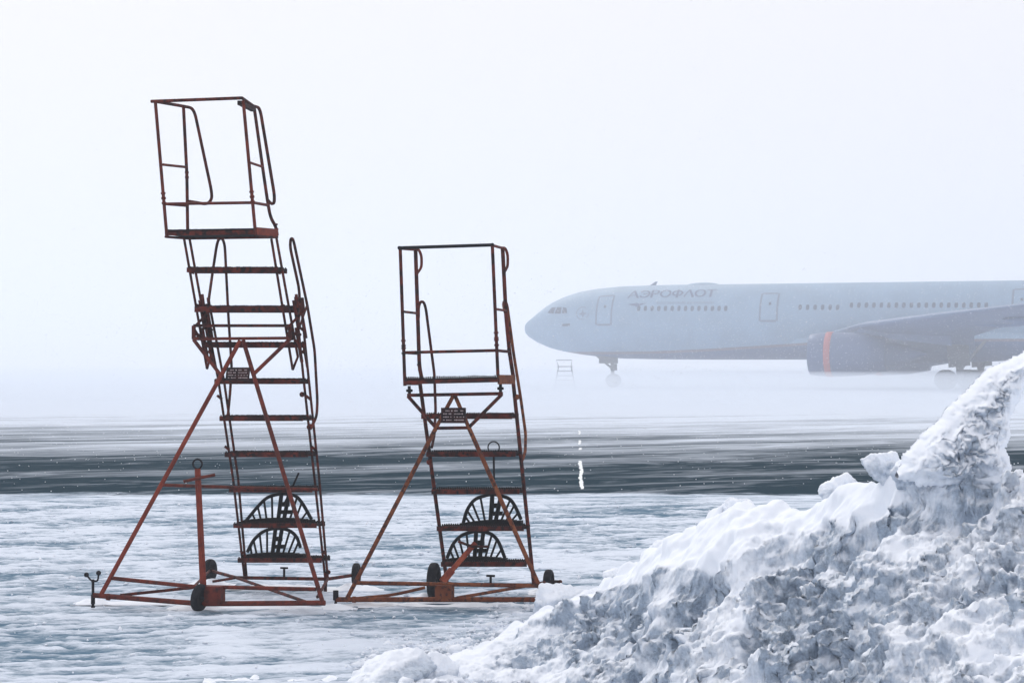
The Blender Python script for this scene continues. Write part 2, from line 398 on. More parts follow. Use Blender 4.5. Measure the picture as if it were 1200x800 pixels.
def soft(G3, k=1):
    for _ in range(k):
        A_ = G3.copy(); A_[1:-1, 1:-1] = (G3[1:-1, 1:-1] * 4 + 2 * (G3[:-2, 1:-1] + G3[2:, 1:-1] + G3[1:-1, :-2] + G3[1:-1, 2:]) + G3[:-2, :-2] + G3[2:, 2:] + G3[:-2, 2:] + G3[2:, :-2]) / 16; G3 = A_
    return G3
def normals(G3):
    q = np.cross(np.gradient(G3, axis=1), np.gradient(G3, axis=0)).reshape(-1, 3); return q / (np.linalg.norm(q, axis=1)[:, None] + 1e-9)
disp = -cav * .7 + amp * (.075 * lump * (.45 + .55 * rough) + rough * (.036 * med - .30 * pits) + (1 - rough) * (.026 * fbm(P, 3.5, 4, .62) + .022 * med) + .05 * rag * med)
wp = P + Nn * disp[:, None]
wp += side * (rough * amp * .02)[:, None]
G3 = soft(wp.reshape(ny, nx, 3), 4); N1 = normals(G3); wp = G3.reshape(-1, 3)
# second scale: clods of a few centimetres with open crevices between them
zone = .55 + .75 * sstep(-.2, .3, fbm(P, 1.9, 3, .5, 140.))
hole = np.clip(fbm(wp, 13., 3, .6, 155.) - .20, 0, .5) + .7 * np.clip(fbm(wp, 6.5, 4, .65, 175.) - .30, 0, .5)
r2 = np.clip(rough + .35 * rag, 0, 1)
d2 = r2 * amp * zone * (.024 * clods(wp * np.array([1, 1, 1.3]), 11., 3, .65, 21.) - .14 * hole) + (1 - r2) * (.008 * fbm(P, 12., 4, .65) + .006 * clods(wp, 13., 3, .6))
wp = wp + N1 * d2[:, None]
G3 = soft(wp.reshape(ny, nx, 3), 1); N2 = normals(G3); wp = G3.reshape(-1, 3)
# third scale: grains and crumbs
wp = wp + N2 * (r2 * amp * (.0115 * clods(wp, 34., 2, .6, 31.) + .004 * fbm(wp, 80., 1)))[:, None]
wp[:, 2] = np.where(tt > 1.02, np.minimum(wp[:, 2], -.02), wp[:, 2])
idx = np.arange(nx * ny).reshape(ny, nx)
Fq = np.stack([idx[:-1, :-1], idx[:-1, 1:], idx[1:, 1:], idx[1:, :-1]], -1).reshape(-1, 4)
keep = (tt.reshape(-1)[Fq].min(1) < 1.08)
Fq = Fq[keep]; used = np.zeros(len(wp), bool); used[Fq.ravel()] = True
rem = np.cumsum(used) - 1
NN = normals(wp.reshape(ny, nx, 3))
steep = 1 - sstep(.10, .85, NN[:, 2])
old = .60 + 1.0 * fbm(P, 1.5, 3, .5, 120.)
shade_relief = np.clip(rough * (.30 + .60 * steep) * np.clip(old + .40, .35, 1.25), 0, 1)  # crumbled front and steep faces painted greyer for shading contrast, varied by old-snow noise
bank = np_obj('snow_bank', wp[used], rem[Fq], SNOW, shade_relief=shade_relief[used], loc=(1.8, 10.6, 0))
tag(bank, 'long ploughed ridge of crusted grimy snow filling the lower right foreground', 'snow bank')

# loose lumps ----------------------------------------------------------------
def ico(sub):
    import bmesh
    bm = bmesh.new(); bmesh.ops.create_icosphere(bm, subdivisions=sub, radius=1.0)
    bm.verts.ensure_lookup_table(); V = np.array([v.co[:] for v in bm.verts]); Fc = np.array([[v.index for v in f.verts] for f in bm.faces]); bm.free(); return V, Fc
ICO5, ICF5 = ico(5)
def lump_obj(px, py, d, rx, ry, rz, label, seed, m=SNOWC, rot=0.0, name='snow_lump', boxy=.75):
    c = atd(px, py, d)
    lr = np.random.default_rng(seed * 13 + 5); pl = lr.normal(size=(13, 3)); pl /= np.linalg.norm(pl, axis=1)[:, None]; ds = lr.uniform(.72, 1.0, 13)
    dt = ICO5 @ pl.T; rr = np.where(dt > 1e-3, ds / np.maximum(dt, 1e-3), 9.); rr = -np.log(np.exp(-14 * np.minimum(rr, 1.6)).sum(1)) / 14
    V = ICO5 * rr[:, None] * np.array([rx, ry, rz]); off = seed * 7.7; V0 = V + off; n = ICO5; mn = min(rx, rz)
    hole = np.clip(fbm(V0, 14., 3, .6) - .15, 0, .5)
    V = V + n * (mn * .16 * fbm(V0, 1.3 / max(rx, rz), 2) + .008 * clods(V0, 12., 3, .6) + .003 * clods(V0, 42., 2, .6) - .025 * hole)[:, None]
    cr, sr = math.cos(rot), math.sin(rot)
    V = np.stack([V[:, 0] * cr + V[:, 2] * sr, V[:, 1], -V[:, 0] * sr + V[:, 2] * cr], 1)
    base = np.array([c.x, c.y, c.z])
    o = np_obj(name, V + base, ICF5, m, shade_relief=np.clip(.62 - .9 * n[:, 2], 0, .6), loc=base)  # tops whiter, sides and undersides greyer: shade put into the colour
    return tag(o, label, 'snow lump', 'loose lumps of snow along the bank')
def m_px(n_, d): return n_ * d / FP
lump_obj(1038, 547, 10.35, m_px(22, 10.3), .10, m_px(22, 10.3), 'upright snow lump on the crest at the foot of the tall tilted slab', 1)
lump_obj(1064, 556, 10.1, m_px(20, 10.1), .09, m_px(17, 10.1), 'small snow lump squeezed between the upright lump and the tilted slab', 2)
lump_obj(985, 572, 10.9, m_px(26, 10.8), .12, m_px(15, 10.8), 'low flat snow lump on the crest left of the upright lump', 3, rot=-.3)
lump_obj(862, 596, 11.6, m_px(22, 11.), .10, m_px(12, 11.), 'low snow lump breaking the skyline of the bank halfway up', 4, rot=-.1)
lump_obj(775, 644, 12.05, m_px(22, 12.1), .12, m_px(14, 12.1), 'pale snow lump on the steep left end of the bank crest', 5, rot=-.5)
lump_obj(652, 706, 14.2, m_px(30, 14.2), .16, m_px(20, 14.2), 'white snow chunk covering the right end of the shorter ladder base', 6, rot=-.15)
lump_obj(692, 706, 13.3, m_px(24, 13.6), .14, m_px(15, 13.6), 'low snow chunk just right of the one by the shorter ladder', 7)
lump_obj(450, 792, 11.8, m_px(50, 11.9), .20, m_px(24, 11.9), 'grey snow chunk at the bottom edge, leftmost of all the lumps', 8, m=SNOW, rot=-.35)
lump_obj(512, 792, 11.85, m_px(30, 11.9), .14, m_px(24, 11.9), 'snow chunk at the bottom edge leaning against the leftmost one', 9, m=SNOW)
lump_obj(728, 676, 12.5, m_px(17, 12.4), .1, m_px(11, 12.4), 'little snow lump low on the left end of the bank', 10)
# crumbs fallen off the bank and blown over the apron, and drifts caught by the wheels
def scatter(name, pts_r, m):
    cv, cf = ico(1); Vs = []; Fs = []; k = 0
    for (x, y, z, r_) in pts_r:
        v = cv * np.array([r_ * random.uniform(.7, 1.4), r_ * random.uniform(.7, 1.4), r_ * random.uniform(.5, .9)]) * (1 + .35 * rng.normal(size=(len(cv), 1)))
        Vs.append(v + np.array([x, y, z])); Fs.append(cf + k); k += len(cv)
    return np_obj(name, np.concatenate(Vs), np.concatenate(Fs), m, shade_relief=np.full(k, .25))
pr = []
for i in range(2600):
    x = random.uniform(-.9, 1.4); yb = float(np.interp(x, CX, CD)) + .5 + 1.5 * float(np.interp(x, CX, CZ)); 
    y = yb + random.expovariate(2.2) - .1; r_ = random.uniform(.004, .012) * (1 + 3 * (random.random() ** 8)); pr.append((x, y, r_ * .3, r_))
for i in range(1500):
    x = random.uniform(-1.5, .6); y = float(np.interp(x, CX, CD)) - .3 - random.expovariate(2.5) ; r_ = random.uniform(.004, .014) * (1 + 3 * (random.random() ** 8)); pr.append((x, y, r_ * .3, r_))
for i in range(1100):
    y = random.uniform(11, 27); x = random.uniform(-.26, .1) * y; r_ = random.uniform(.004, .010) * (1 + 2 * (random.random() ** 10)); pr.append((x, y, r_ * .3, r_))
tag(scatter('snow_crumbs', pr, SNOWC), kind='stuff')
# tilted slab
def slab():
    d = 9.95
    outline = [(1052, 560), (1064, 532), (1084, 512), (1110, 488), (1140, 458), (1168, 434), (1190, 421), (1206, 413), (1230, 402), (1236, 424), (1217, 445), (1202, 466), (1193, 486), (1187, 508), (1181, 528), (1190, 545), (1182, 565), (1110, 572)]
    pts = np.array([[atd(x, y, d).x, atd(x, y, d).z] for x, y in outline]); c = pts.mean(0)
    st = .0065; gx = np.arange(pts[:, 0].min(), pts[:, 0].max(), st); gz = np.arange(pts[:, 1].min(), pts[:, 1].max(), st)
    QX, QZ = np.meshgrid(gx, gz); qx, qz = QX.ravel(), QZ.ravel()
    wob = np.stack([qx, qx * 0 + 3, qz], 1); wx = qx + .018 * fbm(wob, 7, 4, .6); wz = qz + .018 * fbm(wob, 7, 4, .6, 44.)
    inside = np.zeros(len(qx), bool); dist = np.full(len(qx), 9.)
    for i in range(len(pts)):
        ax_, az = pts[i]; bx, bz = pts[(i + 1) % len(pts)]
        cr_ = (az > wz) != (bz > wz); xi = (bx - ax_) * (wz - az) / (bz - az + 1e-12) + ax_; inside ^= cr_ & (wx < xi)
        tt_ = np.clip(((wx - ax_) * (bx - ax_) + (wz - az) * (bz - az)) / ((bx - ax_) ** 2 + (bz - az) ** 2), 0, 1)
        dist = np.minimum(dist, np.hypot(wx - ax_ - tt_ * (bx - ax_), wz - az - tt_ * (bz - az)))
    dist = np.where(inside, dist, 0)
    y_off = .15 * np.clip(dist / .10, 0, 1) ** .5
    # the top of the slab leans back, so its front shows the upper edge, painted paler
    lean = .35 * (qz - pts[:, 1].min())
    Fs = []; Vs = []; D_ = []; I = np.arange(len(qx)).reshape(len(gz), len(gx))
    C4 = np.stack([I[:-1, :-1], I[:-1, 1:], I[1:, 1:], I[1:, :-1]], -1).reshape(-1, 4); C4 = C4[(dist[C4] > 0).any(1)]
    for sg_ in (-1, 1):
        P3 = np.stack([qx, d + lean + sg_ * y_off, qz], 1)
        env = np.clip(dist / .10, 0, 1)
        dsp = env * (.035 * billow(P3, 2.6, 2, .5, 4.) + .020 * clods(P3, 7, 3, .6, 9.) + .018 * clods(P3, 18, 3, .65, 19.) - .08 * np.clip(fbm(P3, 13, 3, .6, 91.) - .2, 0, .5) - .22 * np.clip(fbm(P3, 4, 4, .6, 33.) - .25, 0, 1))
        V = P3.copy(); V[:, 1] += sg_ * dsp; V[:, 0] += env * .02 * fbm(P3, 12, 3, .6, 70.); V[:, 2] += env * .025 * fbm(P3, 12, 3, .6, 80.)
        G = V.reshape(len(gz), len(gx), 3); q = np.cross(np.gradient(G, axis=1), np.gradient(G, axis=0)).reshape(-1, 3); q /= np.linalg.norm(q, axis=1)[:, None] + 1e-9
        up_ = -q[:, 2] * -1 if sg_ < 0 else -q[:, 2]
        D_.append(np.clip((.75 - .9 * np.clip(up_, 0, 1)) * (.62 + .9 * fbm(P3, 3, 3, .5, 60.)), 0, .85) * np.clip(dist / .08, 0, 1) * (1 if sg_ < 0 else .1))  # shade painted in: steep front greyer, upward parts and rim paler
        Vs.append(V); Fs.append(C4[:, ::1] if sg_ < 0 else C4[:, ::-1] ); 
    V = np.concatenate(Vs); Fq = np.concatenate([Fs[0], Fs[1] + len(qx)]); slab_shade = np.concatenate(D_)
    us = np.zeros(len(V), bool); us[Fq.ravel()] = True; rm = np.cumsum(us) - 1
    o = np_obj('snow_slab', V[us], rm[Fq], SNOW, shade_relief=slab_shade[us], loc=(c[0], d, c[1]))
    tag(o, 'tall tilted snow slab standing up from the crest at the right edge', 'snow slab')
slab()

# ------------------------------------------------------------------ platform ladders
UP = Vector((0, 0, 1))
def step_part(root, pl, pr, F, depth=.19, th=.036, name='step'):
    b = MB(); u = (pr - pl).normalized()
    b.beam(pl, pr, depth, .016, F, 0)                         # grating plate
    for s_ in (-1, 1):                                        # folded lips
        o_ = F * s_ * (depth / 2 + .003) - UP * (th / 2 - .012)
        b.beam(pl + o_, pr + o_, .006, th, F, 1)
    L_ = (pr - pl).length; n = int(L_ / .017)
    for s_ in (-1, 1, -.33, .33):                             # raised anti-slip teeth
        for i in range(n):
            c = pl + u * (L_ * (i + .5) / n) + F * s_ * (depth / 2 - .006) + UP * .013
            b.beam(c - UP * .006, c + UP * random.uniform(.004, .008), .006, .009, F, 0)
    return b.build(name, [TREAD, DRED], root)

def wheel_part(root, c, r_, wd, axis, name='wheel'):
    b = MB(); h = wd / 2
    b.lathe(c, axis, [(-h * .75, r_ * .58), (-h, r_ * .68), (-h, r_ * .86), (-h * .75, r_ * .97), (-h * .3, r_), (h * .3, r_), (h * .75, r_ * .97), (h, r_ * .86), (h, r_ * .68), (h * .75, r_ * .58)], 32)
    o = b.build(name, RUB, root)
    b = MB(); b.lathe(c, axis, [(-h * .5, .001), (-h * .5, r_ * .2), (-h * .35, r_ * .5), (-h * .76, r_ * .6), (h * .76, r_ * .6), (h * .35, r_ * .5), (h * .5, r_ * .2), (h * .5, .001)], 24)
    b.lathe(c, axis, [(-h * 1.2, .001), (-h * 1.2, r_ * .14), (h * 1.2, r_ * .14), (h * 1.2, .001)], 12)
    b.build('rim', BLACK, o); return o

def plate_part(root, p00, p10, p01, F, rows=4):
    """dark instruction plate with rows of worn unreadable lettering"""
    b = MB(); u = (p10 - p00); v = (p01 - p00); c = p00 + u / 2 + v / 2
    b.beam(p00 + v / 2, p10 + v / 2, v.length, .006, v)
    o = b.build('instruction_plate', PLATEM, root)
    m_ = MB(); rnd = random.Random(4)
    un = u.normalized(); vn = v.normalized()
    for r_ in range(rows):
        x_ = .09
        while x_ < .9:
            l_ = rnd.uniform(.02, .06)
            if .42 < x_ < .5 or rnd.random() < .22: x_ += .05; continue
            q = p00 + u * x_ + v * (.2 + .2 * r_) + F * .006
            m_.beam(q, q + u * l_, v.length * rnd.uniform(.05, .09), .002, v); x_ += l_ + .018
    m_.build('plate_lettering', PMARK, o)
    return o

def rack(pB, label, pl, pr, arch, root_col, F, group, lever=None, mirror=False):
    """bow-shaped rack: a board, an arched bow, slanted spindles"""
    base = (pl + pr) / 2
    root = empty('spindle_rack', (base.x, base.y, base.z), label, 'rack', group)
    u = (pr - pl).normalized(); W = (pr - pl).length
    b = MB(); n = 10; vs = []
    # lens-shaped base board
    for i in range(n):
        t0, t1 = i / n, (i + 1) / n
        h0 = .014 + .018 * math.sin(math.pi * (t0 + t1) / 2)
        b.beam(pl + u * W * t0, pl + u * W * t1, .06, h0 * 2, F)
    b.build('base_board', BLACK, root)
    b = MB(); b.tube(arch, .012, 8, .05); b.build('bow', BLACK, root)
    # dense polyline for spindle tops
    A = [arch[0]]
    for i in range(1, len(arch)):
        for k in range(1, 7): A.append(arch[i - 1].lerp(arch[i], k / 6))
    ns = 9
    for i in range(ns):
        t = (i + .8) / (ns + .6); top = A[int(t * (len(A) - 1))]
        bot = pl + u * W * (.06 + .88 * (t * .9 + .03)) + UP * .01
        if (top - bot).length < .03: continue
        b = MB(); b.tube([bot, top], .0075 if i not in (4, 5) else .014, 6); b.build('spindle', BLACK, root)
    q0 = pl + u * W * .50 + UP * .075; q1 = pl + u * W * .68 + UP * .075
    b = MB(); b.beam(q0, q1, .02, .03, F); b.beam(q0 + UP * .06, q1 + UP * .06 - u * .02, .02, .035, F); b.build('centre_bracket', BLACK, root)
    if lever:
        b = MB(); b.tube(lever[0], .007, 6)
        if len(lever) > 1: b.tube(lever[1], .0045, 6, closed=True)
        b.build('handle_rod', BLACK, root)
    return root

def ring_pts(c, r_, a, b_, n=20): return [c + a * r_ * math.cos(2 * math.pi * i / n) + b_ * r_ * math.sin(2 * math.pi * i / n) for i in range(n)]

TH = R(14)
Fv = Vector((-math.sin(TH), -math.cos(TH), 0)); Uv = Vector((math.cos(TH), -math.sin(TH), 0))

def collar(b, p, d, r_=.017):
    for k in (-.018, .018): b.lathe(p + d * k, d, [(-.006, .004), (-.006, r_), (.006, r_), (.006, .004)], 10)

def ladder_tall():
    O = onz(334, 676, .1); O.z = 0
    S = Pl(O, TH, -.04, .4); PR = Pl(O, TH, 1.02); PF = Pl(O, TH, 1.45)
    AF = Pl(O, TH, 1.473, -.324); HR = Pl(O, TH, -.40, .4)
    root = empty('platform_ladder', (O.x, O.y, 0), 'taller dark red mobile platform ladder on wheels with its tow bar standing upright', 'ladder', 'mobile platform ladders parked on the snowy apron')
    r_ = .0105
    # platform
    A, B, C, D = PF(194, 273), PF(299, 271.5), PR(219, 275), PR(325, 273)
    b = MB(); L_ = (B - A).length; dep = (C - A).length
    b.beam((A + C) / 2, (B + D) / 2, dep * .97, .034, Fv, 0)
    for i in range(42):
        for q0, q1 in ((A, B), (C, D)):
            c = q0.lerp(q1, (i + .5) / 42) + UP * .017; b.beam(c, c + UP * random.uniform(.004, .009), .007, .010, Fv, 0)
    b.beam(A - UP * .004, B - UP * .004, .008, .030, Fv, 1)
    b.build('platform', [TREAD, DRED], root)
    b = MB(); b.beam(B + UP * .006, D + UP * .002, .012, .052); b.build('side_plate', REDB, root)
    b = MB()
    A2, B2, C2, D2 = PF(194, 277.5), PF(299, 276), PR(220, 279.5), PR(325, 278)
    for q0, q1 in ((A2, C2), (B2, D2), (C2, D2)): b.tube([q0, q1], .008)
    b.build('platform_frame', DRED, root)
    # guard rail
    b = MB()
    ta, tb = PF(182, 119), PF(283.5, 115); tcn, td = PR(213, 124), PR(297, 127)
    b.tube([PF(177, 119), tb], r_)
    b.build('top_rail', DRED, root)
    for p0, p1 in ((ta, PF(195.5, 277)), (PF(285, 118), PF(299.5, 275))):
        b = MB(); b.tube([p0, p1], .0105); c = p0.lerp(p1, .70); d_ = (p1 - p0).normalized(); collar(b, c, d_); collar(b, p0.lerp(p1, .735), d_)
        b.build('guard_post', RED, root)
    for pts in ([PR(215, 125), PR(219, 205), PR(220, 276)], [PR(298, 127), PR(308, 198), PR(313.7, 237), PR(317, 255), PR(323.5, 266), PR(325, 276)]):
        b = MB(); b.tube(pts, .0105, 8, .05); collar(b, pts[-2], (pts[-1] - pts[-2]).normalized(), .015); b.build('guard_post', DRED, root)
    PB = Pl(O, TH, .86); 
    b = MB(); b.tube([ta, PR(214, 124.5), PB(224.5, 126.5), PB(228.5, 133), PB(247.5, 222), PB(248.5, 233), PB(243, 239.5), PR(221.5, 236)], r_, 8, .045); b.build('side_rail', DRED, root)
    b = MB(); b.tube([tb, PR(297, 124.5), PB(303, 126), PB(305.5, 132), PB(321.5, 228), PB(321.5, 238), PB(318, 239), PR(313.5, 234.5)], r_, 8, .045); b.build('side_rail', DRED, root)
    b = MB(); b.tube([PF(191, 193), PR(219, 196)], .0085); b.build('mid_rail', RED, root)
    b = MB(); b.tube([PF(292.5, 190.5), PR(307.5, 195.5)], .0085); b.build('mid_rail', RED, root)
    b = MB(); b.tube([PF(194.5, 239), PF(297, 237.5)], .0095); b.build('low_rail', RED, root)
    for q in ((PF(194.5, 239), PR(220, 241)), (PF(297, 237.5), PR(314, 240.5))):
        b = MB(); b.tube(q, .0095); b.build('low_rail', RED, root)
    # small box under the top right corner
    b = MB(); p = PF(281, 120).lerp(PR(296, 128), .5); b.beam(PF(281, 120.5), PR(297, 128.5), .035, .030); b.build('corner_box', PLATEM, root)
    # stringers: lower section (pair of bars each side), upper section
    def pair(l1, l2, name, brk):
        b = MB(); b.tube(l1, .0085, 8); b.tube(l2, .0085, 8)
        for t in brk:
            p0 = l1[0].lerp(l1[-1], t); p1 = l2[0].lerp(l2[-1], t + .012); b.beam(p0, p1, .02, .012, UP)
        b.build(name, DRED, root)
    pair([S(215.8, 280), S(242.6, 432)], [S(222, 279), S(247, 416), S(242.6, 432)], 'upper_stringer', (.25, .5, .8))
    pair([S(318, 280), S(343, 433)], [S(324, 279), S(349, 418), S(343, 433)], 'upper_stringer', (.25, .5, .8))
    pair([S(237, 348, -.06), S(256, 446, -.06), S(273, 560, -.03), S(286.5, 676)], [S(244, 349, -.06), S(262.5, 446, -.06), S(279, 560, -.03), S(289, 676)], 'lower_stringer', (.1, .34, .52, .9))
    pair([S(346, 348, -.06), S(356, 446, -.06), S(368.5, 560, -.03), S(381, 676)], [S(352, 349, -.06), S(362, 446, -.06), S(374, 560, -.03), S(384, 676)], 'lower_stringer', (.1, .34, .52, .9))
    b = MB(); b.tube([S(382, 670), S(380.5, 709)], .012); b.build('foot', DRED, root)
    # steps
    for y0, xl, xr in ((316, 225, 331), (361, 234, 345), (403.5, 246, 352), (446, 257, 357), (489, 263, 360), (531, 269, 366), (572, 274, 371), (613.5, 279, 376), (654, 284, 382)):
        step_part(root, S(xl, y0, -.03), S(xr, y0, -.03), Fv, th=.044 if y0 in (361,) else .036)
    # sliding catch hardware where the two sections overlap
    for x0, s_ in ((236, 1), (346, 1)):
        b = MB()
        for px_, py_, l_, w_ in ((x0 - 2, 352, 34, .02), (x0 + 6, 356, 40, .018), (x0 + 1, 384, 40, .022), (x0 + 9, 400, 30, .016)):
            b.beam(S(px_, py_, .02), S(px_ + l_ * .17, py_ + l_, .02), w_, .012)
        b.beam(S(x0 - 9, 384, .04), S(x0 + 8, 366, .04), .012, .016); b.beam(S(x0 - 9, 384, .04), S(x0 + 6, 408, .04), .012, .014)
        b.tube([S(x0 + 1, 345, .02), S(x0 + 3, 360, .02)], .010); b.tube([S(x0 + 8, 349, .02), S(x0 + 10, 366, .02)], .011)
        b.ball(S(x0 - 4, 396, .03), .018); b.ball(S(x0 + 10, 412, .03), .016)
        b.build('sliding_catch', DRED, root)
    # handrails of the lower section
    b = MB(); b.tube([S(244.5, 352), HR(249, 320), HR(254, 287), HR(256.5, 279.5), HR(261, 279.5), HR(263.5, 288), HR(267.5, 368), HR(271.5, 430), HR(269.5, 462, .2), S(267, 487)], .0095, 8, .05)
    b.ball(S(266, 489), .024); b.build('handrail', DRED, root)
    b = MB(); b.tube([S(349, 384), HR(351.5, 360), HR(350.5, 338), HR(340, 290), HR(340.5, 279.5), HR(343.5, 279.5), HR(360, 357), HR(368.7, 410), HR(372, 470, .1), HR(371, 488, .25), S(365, 500)], .0095, 8, .05)
    b.tube([HR(360, 357), S(350, 386)], .008); b.ball(S(363, 500), .024); b.ball(S(354, 462), .02); b.build('handrail', DRED, root)
    # A-frame
    b = MB(); b.beam(AF(227, 381.5), AF(341, 381.5), .022, .02, UP); b.build('cross_bar', DRED, root)
    b = MB(); b.beam(AF(227, 397), AF(341, 396), .022, .024, UP); b.build('cross_bar', RED, root)
    for q in ((AF(227, 382), AF(227, 397), AF(227, 390), S(244, 398)), (AF(340, 382), AF(340, 396), AF(340, 390), S(352, 392))):
        b = MB(); b.tube(q[:2], .014); b.tube(q[2:], .011); b.build('bracket', DRED, root)
    b = MB(); b.tube([AF(281.5, 399), AF(118, 697)], .0145, 10); b.build('support_leg', REDB, root)
    b = MB(); b.tube([AF(285, 399), AF(378, 705)], .0140, 10); b.build('support_leg', RED, root)
    for q in ((AF(227, 398), AF(259, 440)), (AF(340, 397), AF(297.5, 438))):
        b = MB(); b.tube(q, .0125, 8); b.build('diagonal_brace', RED, root)
    plate_part(root, AF(265, 430.5, .02), AF(292.5, 430.5, .02), AF(265, 445.5, .02), Fv)
    b = MB(); b.tube([AF(190, 568), S(282, 571, .02)], .011); b.tube([S(282, 571, .10), S(372, 573, .10)], .010); b.build('tie_bar', RED, root)
    # base
    b = MB(); b.tube([AF(110, 697), AF(235, 707)], .0165, 10); b.tube([AF(235, 707), AF(381, 706)], .0165, 10)
    b.lathe(AF(127, 699), AF(127, 699) - AF(118, 698), [(-.012, .01), (-.012, .024), (.012, .024), (.012, .01)], 10)
    b.build('base_bar', RED, root)
    b = MB(); b.tube([AF(131, 677), AF(228, 687)], .013, 8); b.tube([AF(228, 687), AF(370, 690)], .013, 8); b.build('base_bar', RED, root)
    axl, axr = onz(277, 676.5, .1), onz(384, 678, .1)
    wl, wr = onz(246, 668, .092), onz(417.5, 673, .092)
    b = MB(); b.tube([wl, axl, axr, wr], .012, 8, .03); b.ball(onz(385, 670, .14), .017); b.build('rear_axle', DRED, root)
    b = MB(); b.tube([axl, AF(359, 705)], .011); b.tube([AF(141, 697), AF(226, 688, -.12)], .010); b.tube([onz(249, 681, .07), axl], .009); b.tube([AF(372, 699), axr], .010); b.tube([AF(226, 688, -.12), wl], .009); b.build('base_brace', DRED, root)
    b = MB(); b.tube([onz(333, 676.5, .1), onz(333, 676.5, .1) + UP * .075], .008); q = onz(333, 676.5, .1) + UP * .075; b.beam(q - Uv * .03, q + Uv * .03, .014, .014); b.build('clamp_pin', BLACK, root)
    b = MB(); q = AF(251.5, 697); b.beam(q - UP * .066, q + UP * .066, .125, .09, Uv); b.build('tow_bar_bracket', RED, root)
    # jack at the left end
    b = MB(); q0 = AF(109, 697); q0.z = 0.0; q1 = Vector((q0.x, q0.y, .19)); b.tube([q0, q1], .009)
    b.lathe(q0, UP, [(0, .001), (0, .014), (.010, .014), (.02, .008)], 12); b.lathe(q0 + UP * .06, UP, [(-.035, .008), (-.035, .015), (.035, .015), (.035, .008)], 10)
    b.tube([q1 + Vector((-.045, 0, .045)), q1 + Vector((-.02, 0, .01)), q1, q1 + Vector((.035, 0, .0)), q1 + Vector((.04, 0, .05))], .006, 6, .02)
    b.ball(q1 + Vector((-.047, 0, .045)), .018); b.ball(q1 + Vector((.04, 0, .058)), .018); b.ball(q1, .014); b.build('jack_handle', BLACK, root)
    # tow bar standing upright on the front castor
    cw = onz(234, 700, .098)
    base = Vector((cw.x + .02, cw.y + .05, .12)); top = atd(231.5, 549, base.y)
    b = MB(); b.tube([base, top], .021, 10, r1=.019); b.build('tow_bar', REDB, root).name = 'tow_bar'
    b = MB(); b.tube([atd(215, 564, base.y - .05), atd(232, 560, base.y - .03), atd(252, 556, base.y)], .010, 8); b.build('tow_bar_grip', RED, root)
    b = MB(); b.tube(ring_pts(top + UP * .034, .034, Uv, UP), .006, 6, closed=True); b.build('tow_ring', BLACK, root)
    wheel_part(root, wl, .092, .045, (math.cos(R(22)), -math.sin(R(22)), 0)); wheel_part(root, wr, .092, .05, (math.cos(R(6)), -math.sin(R(6)), 0))
    wheel_part(root, cw, .098, .05, (math.cos(R(22)), -math.sin(R(22)), -.12))
    # racks on the two lowest steps
    def ar(pts): return [S(x, y, -.12) for x, y in pts]
    rack(None, 'black arched spindle rack on the second lowest step of the taller ladder', S(287, 611, -.12), S(368, 611, -.12),
         ar([(289, 609), (302, 593), (313, 582), (330, 577.5), (347, 580), (355, 590), (365, 608)]), None, Fv, 'black arched racks on the lower ladder steps',
         lever=([S(333, 590, -.12), S(342, 572, -.12), S(350, 554, -.12)],))
    rack(None, 'black arched spindle rack on the lowest step of the taller ladder', S(284, 652, -.12), S(357, 651, -.12),
         ar([(290, 646), (297, 632), (308, 622), (323, 618), (338, 620), (348, 628), (352, 641)]), None, Fv, 'black arched racks on the lower ladder steps')
    return root

